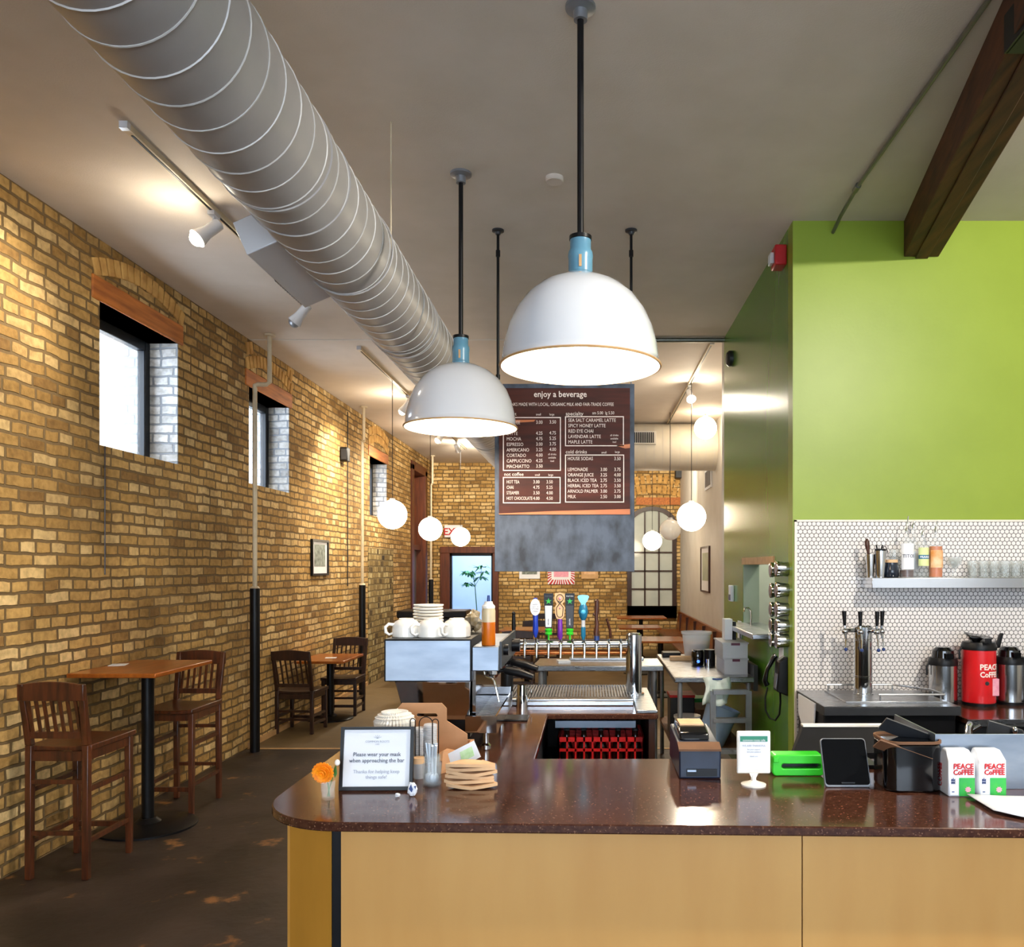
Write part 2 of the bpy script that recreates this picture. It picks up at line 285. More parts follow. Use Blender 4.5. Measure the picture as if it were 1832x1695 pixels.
M = dict(
 brick=brick_mat('cream_brick', '#ba9558', '#cfaa6b', '#6f5a3c', ms=.0105, dark='#987646', pale='#e6c890'),
 brick2=brick_mat('grey_brick_infill', '#8a7446', '#a89260', '#6a5a3c', bw=.16, rh=.09, ms=.012, dark='#3e3426', pale='#c8b888'),
 skylit_brick=brick_mat('skylight_toned_brick', '#cfd2d6', '#dde0e4', '#8a8e94', dark='#b4b6ba', pale='#eceef2', bw=.2, rh=.074),
 soldier=mat('arch_brick', '#b28546', .85, col2='#d4a862', scale=9, bump=.4, bscale=40),
 lintel=wood('timber_lintel', '#c8782f', '#93501d', .6, 1, 3),
 ceil=mat('ceiling_paint', '#d0c5ba', .75, col2='#c9beb2', scale=3, bump=.12, bscale=120),
 white=mat('white_wall_paint', '#d0cdc7', .6, col2='#c8c5be', scale=3, bump=.05, bscale=60),
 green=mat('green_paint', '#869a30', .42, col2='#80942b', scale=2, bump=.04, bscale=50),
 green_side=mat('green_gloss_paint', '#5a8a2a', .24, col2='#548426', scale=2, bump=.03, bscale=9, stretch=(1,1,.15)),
 tile=hex_tile('hex_mosaic'), tiletrim=mat('tile_edge', '#e2d8cc', .3, col2='#dcd2c6', scale=9),
 beam=wood('dark_timber', '#5e3319', '#33190c', .7, 1, 2.5),
 floor=floor_mat(), counter=counter_mat(),
 ply=mat('birch_plywood', '#c99a58', .38, col2='#ba8747', scale=2.2, stretch=(2.2,1,.45), detail=7, lo=.3, hi=.75, coat=.15),
 ply2=mat('amber_plywood', '#b8812f', .38, col2='#a06e24', scale=3, stretch=(2,1,.4), detail=6, coat=.15),
 black=mat('black_paint', '#0b0b0d', .38, col2='#0f0f12', scale=20, spec=.3),
 blackgloss=mat('gloss_black', '#07080a', .12, col2='#0b0c0f', scale=12, coat=.5),
 navy=mat('blue_black_plastic', '#18243a', .4, col2='#141d30', scale=20),
 steel=mat('brushed_steel', '#b4b6ba', .28, 1, col2='#a2a4a8', scale=30, stretch=(.3,6,6), rvar=.06),
 steelpan=mat('satin_steel_panel', '#949da9', .42, 1, col2='#7f8996', scale=5, stretch=(1,1,3), rvar=.08),
 mirror=mat('polished_steel', '#9a9a9c', .07, 1, col2='#8f8f92', scale=4),
 chrome=mat('chrome', '#cfd2d6', .08, 1, col2='#c4c8cc', scale=6),
 duct=mat('painted_duct', '#aaa6a4', .42, .0, col2='#a29e9c', scale=6, bump=.05, bscale=25),
 ductline=mat('duct_seam', '#c6c3c0', .4, .0, col2='#cbc9c7', scale=9),
 enamel=mat('white_enamel', '#d6d8dd', .14, col2='#cfd1d6', scale=2, coat=.6),
 innerenamel=mat('inner_enamel', '#fff6e8', .4, col2='#fdf2e0', scale=3),
 blue=mat('pale_blue_enamel', '#5f8fa6', .3, col2='#547f96', scale=10),
 bulb=mat('lit_bulb', '#ffffff', .4, emit='#fff0d8', estr=14, col2='#fffdf8', scale=3),
 globe=mat('lit_opal_glass', '#ffffff', .2, emit='#ffe9c8', estr=16, col2='#fffdf8', scale=3),
 globe_off=mat('faint_glow_opal_glass', '#e8e6df', .12, col2='#e2e0d8', scale=3, emit='#fff1dc', estr=.12, coat=.5),  # faint glow put into the glass although this lamp is off
 stool=wood('dark_stained_wood', '#5c2d14', '#30170a', .35, 2, 5, .2),
 chairwood=wood('blackened_wood', '#3a1f12', '#22110a', .4, 2, 5, .2),
 top=wood('orange_table_wood', '#b5641f', '#8e4712', .28, 1, 3, .4),
 bench=wood('bench_wood', '#8a4a1c', '#6a3510', .4, 1, 3, .2),
 pipe=mat('cream_painted_pipe', '#cfc0a4', .5, col2='#c2b294', scale=12),
 winframe=mat('dark_blue_frame', '#0a1019', .35, col2='#080d15', scale=8),
 glass=mat('clear_glass', '#dfe8ea', .03, alpha=.14, col2='#d6e0e2', scale=3, spec=.9),
 pane=mat('window_glass', '#ffffff', .02, alpha=.08, col2='#fcfeff', scale=3),
 paper=mat('white_paper', '#e9ebf0', .7, col2='#e3e6ec', scale=5),
 ink=mat('grey_ink', '#5b5f70', .7, col2='#545868', scale=30), inkpale=mat('pale_ink', '#a9adba', .7, col2='#a2a6b4', scale=30),
 red=mat('red_print', '#c01c22', .5, col2='#b4181e', scale=30), lime=mat('lime_plastic', '#35c425', .35, col2='#2eb52a', scale=8),
 leafgreen=mat('print_green', '#1f9a4a', .5, col2='#34ad3c', scale=25), pink=mat('pink_print', '#e8a8b8', .5, col2='#dd90a8', scale=40),
 slate=mat('slate_board', '#4c586a', .6, col2='#262d38', scale=10, detail=12, stretch=(1,1,.6), bump=.15, bscale=30, lo=.40, hi=.68),
 menuwood=wood('menu_wood', '#4c1c10', '#2e0f08', .7, 0, 3), menulight=wood('menu_sapwood', '#c97b4c', '#a85f35', .5, 0, 4),
 chalk=mat('menu_lettering', '#e9dcd4', .6, col2='#e0d2ca', scale=50),
 card=mat('kraft_card', '#b98a63', .75, col2='#ad7f59', scale=14), sleeve=mat('tan_card', '#dcb58c', .75, col2='#cfa67c', scale=14),
 ceramic=mat('white_ceramic', '#f0ebe2', .18, col2='#ebe5da', scale=5, coat=.3),
 orange=mat('orange_petal', '#ff9c0c', .6, col2='#f58406', scale=60), stem=mat('green_stem', '#3f7a2c', .5, col2='#356a26', scale=30),
 plainsteel=mat('smooth_steel', '#c6c7c9', .2, 1, col2='#c2c3c5', scale=3),
 matte=mat('matte_black', '#0c0c0e', .6, col2='#101013', scale=20, spec=.15), screen=mat('dark_screen', '#08090b', .12, col2='#0a0b0d', scale=9, spec=.12),
 spoon=mat('spoon_silver', '#cfdae6', .25, .35, col2='#c6d2de', scale=9),
 amber=mat('amber_liquid', '#c96a10', .15, col2='#b85c0c', scale=4, trans=.35), ambercl=mat('amber_syrup', '#c4650c', .25, col2='#b65a08', scale=3),
 frost=mat('frosted_plastic', '#e6e9ee', .3, col2='#dfe3e8', scale=6, alpha=.5), crate=mat('red_plastic', '#d01a18', .4, col2='#c01614', scale=8),
 bottle=mat('dark_bottle_glass', '#2a120a', .1, col2='#1e0d07', scale=5), purple=mat('purple_lacquer', '#6a2a9a', .25, col2='#5f248c', scale=8),
 royal=mat('royal_blue', '#1c3aa8', .3, col2='#18339a', scale=8), sky=mat('sky_blue', '#4aa8d0', .3, col2='#7cc6e4', scale=14),
 teal=mat('teal', '#1c6f94', .3, col2='#1a6486', scale=8), darkwood=wood('carved_wood', '#4a2412', '#32170b', .4, 2, 8),
 greenbag=mat('green_band', '#3a8a70', .6, col2='#34826a', scale=20), paleblue=mat('pale_blue_wall', '#c4d6ef', .7, col2='#bdd0ea', scale=2),
 brass=mat('brass_wood', '#c8a070', .5, col2='#b89060', scale=12), redalarm=mat('red_alarm', '#b01218', .4, col2='#a41016', scale=8),
 skin=mat('photo_print', '#9aa29c', .6, col2='#5d655e', scale=18), denim=mat('dark_blue_plastic', '#203a78', .3, col2='#1b3268', scale=8),
 grey=mat('grey_metal', '#8f9298', .4, .6, col2='#85888e', scale=12), darkgrey=mat('dark_grey_plastic', '#2b2d31', .45, col2='#26282c', scale=12),
 greyconduit=mat('conduit_steel', '#77786f', .4, .7, col2='#6c6d64', scale=20), cloth=mat('pale_cloth', '#dfe9e2', .9, col2='#d0ddd4', scale=12, bump=.4),
 redlogo=mat('red_label', '#cf1a20', .3, col2='#c4161c', scale=6, coat=.3), leaf=mat('plant_leaf', '#2f7a4a', .45, col2='#3f8f52', scale=15),
 soot=mat('rusty_crate', '#6d4a30', .7, col2='#5c3c26', scale=9), cyan=mat('blue_light', '#4a78ff', .3, emit='#3c6cff', estr=3, col2='#5080ff', scale=3),
)
# ------------------------------------------------------------------ setting
CZ = 3.844; WLX = -3.205; YB = 17.0; GX = 1.257; GY = 5.12; GF = 7.74; WRX = 1.86
def slab_holes(axis, c0, c1, u0, u1, z0, z1, holes):
    mb = MB(); us = sorted({u0, u1, *[h[0] for h in holes], *[h[1] for h in holes]}); zs = sorted({z0, z1, *[h[2] for h in holes], *[h[3] for h in holes]})
    for a, b in zip(us, us[1:]):
        col = []
        for c, d in zip(zs, zs[1:]):
            if any(a >= h[0]-1e-6 and b <= h[1]+1e-6 and c >= h[2]-1e-6 and d <= h[3]+1e-6 for h in holes): continue
            if col and abs(col[-1][1]-c) < 1e-6: col[-1][1] = d
            else: col.append([c, d])
        for c, d in col:
            if axis == 'x': mb.box(c0, c1, a, b, c, d)
            else: mb.box(a, b, c0, c1, c, d)
    return mb
struct('floor', MB().box(-3.8, 4.6, -5.2, 17.0, -.12, 0), M['floor'])
struct('floor', MB().box(-3.4, -1.2, 17.0, 19.1, -.12, 0), M['paleblue'])
struct('ceiling', MB().box(-3.8, 4.6, -5.2, 17.35, CZ, CZ+.15), M['ceil'])
W1 = (5.41, 6.45, 2.50, 3.44); W2 = (7.78, 8.83, 2.49, 3.40); W3 = (12.05, 13.07, 2.46, 3.32); DR = (14.9, 16.1, 0, 3.56)
struct('wall_left', slab_holes('x', WLX-.42, WLX, -5.2, YB, 0, CZ, [W1, W2, W3, DR]), M['brick'])
DB = (-2.87, -1.99, 0, 1.985)
struct('wall_back', slab_holes('y', YB, YB+.3, -3.7, 2.1, 0, CZ, [DB]), M['brick'])
struct('wall_right', MB().box(WRX, WRX+.15, GF, YB, 0, CZ), M['white'])
PT = (5.62, 6.78, 1.245, 1.72)
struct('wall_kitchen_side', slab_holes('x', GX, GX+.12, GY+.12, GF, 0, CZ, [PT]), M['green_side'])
mbf = MB().box(GX, 4.6, GY, GY+.12, 0, CZ)
struct('wall_kitchen_front', mbf, M['green'])
struct('wall_kitchen_back', MB().box(GX, 4.6, GF-.12+.12, GF+.12, 0, CZ), M['white'])
struct('wall_front', slab_holes('y', -5.3, -5.15, -3.8, 4.6, 0, CZ, [(-2.6, 3.4, .6, 3.2)]), M['white'])
struct('wall_far_right', MB().box(4.45, 4.6, -5.2, GF, 0, CZ), M['white'])
struct('wall_tile', MB().box(PX(1425, 5.11), 4.45, 5.108, GY, .3, 1.985), M['tile'])
struct('trim_1', MB().box(PX(1422, 5.1), PX(1426, 5.1), 5.102, GY, .3, 1.985+.006).box(PX(1422, 5.1), 4.45, 5.102, GY, 1.980, 1.992), M['tiletrim'])
# neighbour building, room behind the doorway
struct('wall_outside', MB().box(-7.2, -7.0, 10.2, 24, 0, 6), brick_mat('pale_outside_brick', '#e6ddd0', '#f0e8dc', '#c8c0b4', dark='#d8cfc2', pale='#f6f0e8'))
mb = MB().box(-3.4, -1.2, 19.0, 19.1, 0, 3).box(-3.4, -3.3, YB+.3, 19.0, 0, 3).box(-1.3, -1.2, YB+.3, 19.0, 0, 3).box(-3.4, -1.2, YB+.3, 19.1, 3, 3.1)
struct('wall_hallway', mb, M['paleblue'])
area('hallway_daylight', (-2.35, 17.9, 2.9), (0, 0, 0), 1.2, .9, 60, COOL)
# grey bricked up doorway, slightly proud of the left wall
struct('trim_2', MB().box(WLX, WLX+.012, 11.95, 13.45, 0, 1.70+.28), M['brick2'])
struct('trim_3', MB().box(-3.2, 1.2, 7.72, 7.76, 0, .004), M['brass'])
struct('trim_4', MB().box(-3.2, GX, 7.785, 7.81, CZ-.004, CZ), M['white'])
struct('baseboard_left', MB().box(WLX, WLX+.018, 7.75, 11.9, 0, .05), M['brass'])
# windows of the left wall
def window(n, W):
    y0, y1, z0, z1 = W; xo, xi = WLX-.285, WLX-.22; mb = MB(); t = .075
    mb.box(xo, xi, y0, y0+t, z0, z1).box(xo, xi, y1-t, y1, z0, z1).box(xo, xi, y0+t, y1-t, z0, z0+.03).box(xo, xi, y0+t, y1-t, z1-t, z1)
    mb.box(xo+.02, xi+.012, y1-t-.03, y1-t-.012, z0+.03, z1-t)
    o = struct('window_%d' % n, mb, M['winframe'], bevel=.006)
    part('pane', MB().box(xo+.04, xo+.048, y0+t-.005, y1-t+.005, z0+.03, z1-t+.004), M['pane'], o)
    struct('trim_%d' % (30+n), MB().box(WLX-.218, WLX-.003, y1-.012, y1, z0, z1-.0).box(WLX-.42, WLX-.287, y1-.012, y1, z0, z1), M['skylit_brick'])  # thin added slabs; skylight on the far jamb is put into their colour
    # timber lintel and the arch of upright bricks above it
    lb = MB().box(WLX-.30, WLX+.012, y0-.09, y1+.06, z1, z1+.155)
    struct('trim_%d' % (10+n), lb, M['lintel'], bevel=.01)
    ab = MB(); yc = (y0+y1)/2; ha = (y1-y0)/2+.02
    for row in range(2):
        R = 1.55+row*.13; zc = z1+.155+.10-1.55
        if z1+.155+.10+row*.13+.11 > CZ+.02: R -= 0
        half = math.asin(min(.98, ha/R)); k = int(2*half*R/.078)
        for i in range(k+1):
            a = -half+2*half*i/k
            zt = zc+math.cos(a)*R
            if zt < z1+.155 or zt+.11 > CZ+.03: pass
            Mx = Matrix.Translation((0, yc, zc)) @ Matrix.Rotation(-a, 4, 'X')
            if zc+math.cos(a)*R+.115 < CZ and zc+math.cos(a)*R > z1+.13:
                ab.box(WLX-.01, WLX+.010+.004*random.random(), -.032, .032, R, R+.115, M=Mx)
    if len(ab.bm.faces): struct('trim_%d' % (20+n), ab, M['soldier'], bevel=.006)
for i, W in enumerate((W1, W2, W3)): window(i+1, W)
# tall timber framed door in the left wall
mb = MB(); y0, y1 = DR[0], DR[1]
mb.box(WLX-.3, WLX+.03, y0-.10, y0+.09, 0, 3.56).box(WLX-.3, WLX+.03, y1-.09, y1+.10, 0, 3.56).box(WLX-.3, WLX+.03, y0-.1, y1+.1, 3.46, 3.62).box(WLX-.26, WLX-.06, y0+.09, y1-.09, 2.02, 2.12)
mb.box(WLX-.28, WLX-.2, y0+.09, y1-.09, 2.12, 3.46)
d1 = struct('door_1', mb, wood('door_timber', '#6a3417', '#4a2210', .45, 2, 3), bevel=.008)
part('door_panel', MB().box(WLX-.2, WLX-.15, y0+.10, y1-.10, .0, 2.02), M['grey'], d1)
# doorway of the back wall
mb = MB(); x0, x1 = DB[0], DB[1]
mb.box(x0-.20, x0, YB-.05, YB+.3, 0, 1.985).box(x1, x1+.12, YB-.05, YB+.3, 0, 1.985).box(x0-.2, x1+.12, YB-.05, YB+.3, 1.985, 2.12)
d2 = struct('door_2', mb, bpy.data.materials['door_timber'], bevel=.008)
part('door_frame', MB().box(x0, x0+.035, YB+.02, YB+.1, 0, 1.985).box(x1-.035, x1, YB+.02, YB+.1, 0, 1.985).box(x0, x1, YB+.02, YB+.1, 1.93, 1.985), M['black'], d2)
# arched glazed door of the back wall
def arch(xc, hw, z0, zs, r, n=18):
    return [(xc-hw, z0)] + [(xc-hw*math.cos(math.pi*i/n), zs+r*math.sin(math.pi*i/n)) for i in range(n+1)] + [(xc+hw, z0)]
xc = (PX(1122, YB)+PX(1210, YB))/2; hw = .505
w4 = struct('window_4', MB().band(arch(xc, hw, .66, 2.58, .36), arch(xc, hw-.09, .90, 2.55, .31), 'xz', YB-.07, YB).box(xc-hw, xc+hw, YB-.07, YB, .66, .905), M['chairwood'])
pz = MB().prism(arch(xc, hw-.085, .90, 2.55, .315), 'xz', YB-.03, YB-.02)
part('pane', pz, mat('hazy_pane', '#b9bfb8', .12, col2='#a9b0aa', scale=2, coat=.6), w4)
mb = MB()
for k in (-1, 1): mb.box(xc+k*.145-.017, xc+k*.145+.017, YB-.055, YB-.03, .9, 2.84)
for z in (1.25, 1.62, 2.0): mb.box(xc-hw+.08, xc+hw-.08, YB-.055, YB-.03, z-.015, z+.015)
part('glazing_bars', mb, M['chairwood'], w4)
mb = MB(); struct('trim_5', MB().box(xc-.32, xc+.62, YB-.02, YB, 2.98, 3.13), M['lintel'])
mb = MB()
for row in range(2):
    R = 1.6+row*.2
    for i in range(13):
        a = -.38+.76*i/12; Mx = Matrix.Translation((xc+.05, 0, 1.62)) @ Matrix.Rotation(a, 4, 'Y')
        mb.box(-.042, .042, YB-.02, YB, R, R+.17, M=Mx)
struct('trim_6', mb, M['soldier'], bevel=.008)
# pass-through sill and kitchen beyond
mb = MB().box(GX-.16, GX+.14, PT[0]-.04, PT[1]+.02, PT[2]-.035, PT[2]+.002)
struct('trim_7', mb, M['steel'], bevel=.006)
struct('trim_9', MB().box(GX+.002, GX+.13, PT[1]-.012, PT[1], PT[2], PT[3]), mat('grey_green_jamb', '#a9b5a6', .5, col2='#a1ad9e', scale=3))
struct('trim_8', MB().box(GX-.012, GX+.13, PT[0], PT[1], PT[3], PT[3]+.055), M['brass'])
struct('wall_kitchen_inner', MB().box(2.5, 2.6, GY+.12, GF, 0, CZ), mat('kitchen_paint', '#cfe0c0', .5, col2='#c6d8b6', scale=3))
point('kitchen_light', (1.9, 6.6, 2.6), 45, (1, .97, .9), .15)
# ------------------------------------------------------------------ timber beam, conduits, duct
u = Vector((.193, 1, 0)); 
def BP(s_, off, z): return (1.944-.193*(GY-s_)+off, s_, z)
bz0, bz1 = 3.62, CZ
mb = MB().hexa([BP(.2, 0, bz0), BP(.2, .216, bz0), BP(GY, .216, bz0), BP(GY, 0, bz0), BP(.2, 0, bz1), BP(.2, .216, bz1), BP(GY, .216, bz1), BP(GY, 0, bz1)])
mb.hexa([BP(.2, .07, bz0-.012), BP(.2, .15, bz0-.012), BP(GY, .15, bz0-.012), BP(GY, .07, bz0-.012), BP(.2, .07, bz0), BP(.2, .15, bz0), BP(GY, .15, bz0), BP(GY, .07, bz0)])
bm_ = T('timber_beam', 'dark rough timber beam running under the ceiling into the green wall', 'beam', (1.5, 2.6, bz0))
part('beam_body', mb, M['beam'], bm_, w=1, bevel=.008)
p0 = BP(3.05, 0, bz0)
part('bracket', MB().box(p0[0]-.004, p0[0]+.23, 2.85, 3.06, bz0-.02, bz0-.004).box(p0[0]-.012, p0[0], 2.8, 3.06, bz0-.02, bz0+.12), M['black'], bm_, w=1)
cd = T('ceiling_conduit', 'thin grey steel conduit running along the ceiling beside the timber beam', 'pipe', (1.5, 3, CZ-.02))
part('conduit_tube', MB().tube([(1.487, -1, CZ-.02), (1.495, 4.62, CZ-.02), (1.50, 4.95, CZ-.045), (1.503, 5.11, CZ-.075)], .011, 10), M['greyconduit'], cd, w=1)
part('coupling', MB().cyl((1.494, 4.60, CZ-.02), (1.495, 4.66, CZ-.021), .017), M['greyconduit'], cd, w=1)
one('ceiling_conduit', MB().cyl((0, 0, 0), (GX-.2, 0, 0), .022), M['greyconduit'], 'grey conduit crossing the ceiling to the far edge of the green wall', 'pipe', (.2, 7.72, CZ-.025))
# main spiral duct
DX, DZ, DRR = -1.167, 1.70+1.53, .214
du = T('spiral_duct', 'large white round spiral duct hung along the ceiling', 'duct', (DX, 5, DZ))
bend = [(DX, 12.0-.45*(1-math.cos(a))*0+.0, DZ) for a in (0,)]
part('duct_body', MB().tube([(DX, -2.5, DZ), (DX, 11.95, DZ)], DRR, 56), M['duct'], du, w=1)
hel = []; pitch = .135; turns = int(14.8/pitch)
for i in range(turns*40+1):
    a = -2*math.pi*i/40; hel.append((DX+(DRR+.001)*math.cos(a), -2.4+pitch*i/40, DZ+(DRR+.001)*math.sin(a)))
part('seam', MB().tube(hel, .0032, 4), M['ductline'], du, w=1)
for y in (3.05, 3.28, 5.1, 5.2, 6.9, 9.3): part('collar', MB().tube([(DX, y, DZ), (DX, y+.02, DZ)], DRR+.006, 56), M['duct'], du, w=1)
part('hanger_rod', MB().cyl((DX+DRR-.003, 3.98, DZ), (DX+DRR-.003, 3.98, CZ), .004, n=8), M['pipe'], du, w=1)
part('hanger_strap', MB().tube([(DX+(DRR+.007)*math.cos(a), 3.98, DZ+(DRR+.007)*math.sin(a)) for a in [k*math.pi/20 for k in range(41)]], .005, 6), M['duct'], du, w=1)
# register boxes on the duct flank
def register(ya, yb):
    A = Matrix.Translation((DX, 0, DZ)) @ Matrix.Rotation(math.radians(-24), 4, 'Y')
    b = MB().box(-DRR-.13, -DRR+.06, ya, yb, -.075, .075, M=A)
    b2 = MB()
    n = int((yb-ya)/.03)
    for k in range(n//2, n): b2.box(-DRR-.138, -DRR-.13, ya+.015+k*.03, ya+.030+k*.03, -.065, .065, M=A)
    return b, b2
b, b2 = register(3.50, 4.22)
rg = part('duct_register', b, M['enamel'], du, w=1, bevel=.004)
part('slats', b2, M['grey'], rg, w=1)
# cross duct
xd = T('cross_duct', 'wide white duct crossing below the ceiling at the rear', 'duct', (.4, 12.0, 3.48))
part('duct_body', MB().tube([(DX-.05, 12.3, 3.48), (WRX-.001, 12.3, 3.48)], .345, 48), mat('cream_duct', '#d8d2c4', .45, col2='#d0cabc', scale=4), xd, w=1)
mb = MB()
for k in range(24): mb.tube([(DX+.1+k*.125, 12.3, 3.48), (DX+.104+k*.125, 12.3, 3.48)], .348, 48)
part('seam', mb, M['ductline'], xd, w=1)
vx = PX(1153, 11.9)
vr = part('vent_grille', MB().box(vx-.17, vx+.17, 11.90, 12.0, 3.47, 3.66), M['white'], xd, w=1, bevel=.004)
mb = MB()
for k in range(11): mb.box(vx-.15+k*.027, vx-.15+k*.027+.015, 11.893, 11.90, 3.49, 3.64)
part('slats', mb, M['black'], vr, w=1)
# ------------------------------------------------------------------ ceiling tracks and heads
def track(x, y0, y1, label):
    t = T('lighting_track', label, 'lighting track', (x, y0, CZ-.03))
    part('rail', MB().box(x-.018, x+.018, y0, y1, CZ-.03, CZ), M['pipe'], t, w=1)
    part('groove', MB().box(x-.006, x+.006, y0+.05, y1-.02, CZ-.033, CZ-.03), M['black'], t, w=1)
    part('end_cap', MB().box(x-.02, x+.02, y0-.03, y0, CZ-.034, CZ), M['enamel'], t, w=1)
    return t
track(-2.24, 4.0, 6.6, 'white lighting track on the ceiling left of the big duct, nearest')
track(-2.24, 8.05, 14.9, 'long white lighting track over the rear brick wall side')
track(1.16, 7.85, 15.0, 'white lighting track near the green wall, rear right ceiling')
def head(x, y, tgt, label, power, lit=True):
    t = T('track_light', label, 'spotlight', (x, y, CZ-.03), group='track spotlights')
    base = Vector((x, y, CZ-.03)); d = (Vector(tgt)-base).normalized(); c = base+Vector((0, 0, -.09))
    part('arm', MB().box(x-.02, x+.02, y-.04, y+.04, CZ-.055, CZ-.031).cyl(base, c, .008, n=8), M['enamel'], t, w=1)
    part('can', MB().tube([c-d*.05, c-d*.04, c+d*.06, c+d*.13], [.02, .035, .038, .055], 20), M['enamel'], t, w=1)
    part('bulb', MB().sphere(c+d*.125, .046, 16), M['bulb'] if lit else M['grey'], t, w=1)
    if lit:
        spot('track_beam', c+d*.20, tgt, power, WARM, 105, .9, .05)
        point('track_spill', c+d*.24, power*.07, WARM, .04)
head(-2.24, 4.93, (-3.2, 4.1, 2.6), 'lit white spotlight beside the big duct, nearest', 110)
head(-2.24, 6.5, (-3.2, 6.6, 2.7), 'small white spotlight beyond the duct register, unlit', 0, False)
head(-2.24, 12.6, (-3.2, 12.0, 2.3), 'lit spotlight nearest of the far pair on the long track', 230)
head(-2.24, 13.9, (-1.9, 17.0, 2.6), 'lit spotlight farthest on the long track', 260)
head(1.16, 9.62, (1.5, 6.5, .8), 'glowing spotlight near the green wall on the right track', 200)
head(1.16, 12.0+1.6, (1.3, 17.0, 2.4), 'far spotlight on the right track above the arched door', 240)
head(-2.24, 10.2, (-3.2, 10.4, 2.5), 'lit spotlight between the near and far globes, left track', 200)
# ------------------------------------------------------------------ white dome pendants
dome_prof = [(.046, .345), (.10, .335), (.16, .305), (.21, .262), (.25, .205), (.276, .145), (.292, .08), (.298, .03), (.3, .012), (.308, .006), (.308, 0), (.302, -.002), (.297, .008), (.29, .03), (.282, .08), (.266, .145), (.24, .2), (.2, .256), (.15, .296), (.09, .325), (0, .333)]
def dome(x, y, zr, label):
    t = T('dome_pendant', label, 'pendant lamp', (x, y, zr), group='white dome pendants over the bar')
    sh = part('shade', MB().lathe(dome_prof[:12], 72), M['enamel'], t, sharp=60)
    part('inner_shade', MB().lathe(dome_prof[11:], 72), M['innerenamel'], sh, sharp=60)
    part('rim', MB().tube([(.305*math.cos(a), .305*math.sin(a), .002) for a in [2*math.pi*k/72 for k in range(72)]], .005, 6, closed=True), M['brass'], sh)
    nk = part('lamp_neck', MB().lathe([(0, .34), (.05, .34), (.05, .355), (.046, .36), (.046, .41), (.048, .425), (.046, .44), (.040, .45), (.040, .485), (.036, .487), (0, .487)], 32), M['blue'], t)
    part('collar_ring', MB().lathe([(0, .486), (.043, .486), (.043, .5), (.012, .502), (0, .502)], 24), M['black'], nk)
    part('slot', MB().box(-.005, .005, -.049, -.045, .37, .415), M['brass'], nk)
    part('stem', MB().cyl((0, 0, .5), (0, 0, CZ-zr-.03), .0125), M['black'], t)
    part('canopy', MB().lathe([(0, CZ-zr-.055), (.026, CZ-zr-.055), (.028, CZ-zr-.02), (.058, CZ-zr-.012), (.058, CZ-zr), (0, CZ-zr)], 24), M['grey'], t)
    part('bulb', MB().sphere((0, 0, .14), .065, 20).cyl((0, 0, .2), (0, 0, .33), .02), M['bulb'], t)
    point('dome_bulb', (x, y, zr+.05), 34, WARM2, .06)
    return t
dome(PX(1038.5, 3.16), 3.16, 2.463, 'large white dome pendant with pale blue neck, nearest')
dome(PX(824.5, 4.50), 4.50, 2.457, 'smaller-looking white dome pendant to the left, farther back')
# opal globes
def globe(px, py, Y, label, lit=True, x=None, r=.165, cord=True):
    X = PX(px, Y) if x is None else x; Z = PZ(py, Y)
    t = T('globe_pendant', label, 'globe lamp', (X, Y, Z), group='opal globe pendants')
    part('glass_globe', MB().sphere((0, 0, 0), r, 40), M['globe'] if lit else M['globe_off'], t)
    part('fitter', MB().cyl((0, 0, r-.008), (0, 0, r+.02), .045, .03), M['enamel'], t)
    if cord: part('cord', MB().cyl((0, 0, r+.02), (0, 0, CZ-.03-Z), .004, n=8), M['black'], t)
globe(702, 921, 9.4, 'lit globe lamp on a cord left of the small dome pendant, largest of three')
globe(770, 947, 11.63, 'lit globe lamp in front of the cream pipe at the rear left corner')
globe(824, 961, 14.35, 'lit globe lamp hanging before the exit sign, smallest of three')
globe(1237, 925, 9.43, 'lit globe lamp hanging lowest and largest right of the menu board')
globe(1167, 968, 14.2, 'lit globe lamp hanging in front of the arched door')
globe(1199, 948, 11.3, 'unlit cream globe lamp half hidden behind the brightest right globe', lit=False, r=.145)
globe(1262, 766, 11.4, 'lit globe lamp fixed high up in front of the cross duct', r=.155)
# ------------------------------------------------------------------ small ceiling and wall fittings
one('smoke_detector', MB().lathe([(0, 0), (.045, -.004), (.05, .0), (.05, .022), (0, .022)], 24), M['ceil'], 'round flat disc on the ceiling between the two dome pendants', 'detector', (PX(992, 4.55), 4.55, CZ-.022))
t = T('fire_alarm', 'red and white fire alarm strobe on the corner of the green wall', 'alarm', (GX-.03, 5.33, 3.70))
part('housing', MB().box(GX-.075, GX, 5.27, 5.40, 3.63, 3.76), M['redalarm'], t, w=1, bevel=.008)
part('strobe_lens', MB().box(GX-.10, GX-.075, 5.30, 5.37, 3.65, 3.72), M['frost'], t, w=1, bevel=.006)
one('door_chime', MB().lathe([(0, 0), (.07, 0), (.07, .03), (.05, .05), (0, .055)], 24), M['darkgrey'], 'round dark fitting high on the green side wall', 'bell', (GX, 7.3, 3.54), ry=-math.pi/2)
t = T('thermostat', 'small white and blue wall control on the far end of the green wall', 'thermostat', (GX-.02, 7.25, 1.46))
part('case', MB().box(GX-.03, GX, 7.20, 7.32, 1.40, 1.54), M['paper'], t, w=1, bevel=.005)
part('dial_panel', MB().box(GX-.034, GX-.03, 7.215, 7.305, 1.41, 1.46), M['denim'], t, w=1)
t = T('wall_speaker', 'small black speaker on the left brick wall above the picture', 'speaker', (WLX+.06, 10.65, 3.2))
part('cabinet', MB().box(WLX, WLX+.1, 10.6, 10.72, 3.06, 3.24), M['black'], t, w=1, bevel=.008)
part('grille', MB().box(WLX+.02, WLX+.09, 10.592, 10.6, 3.08, 3.22), M['darkgrey'], t, w=1)
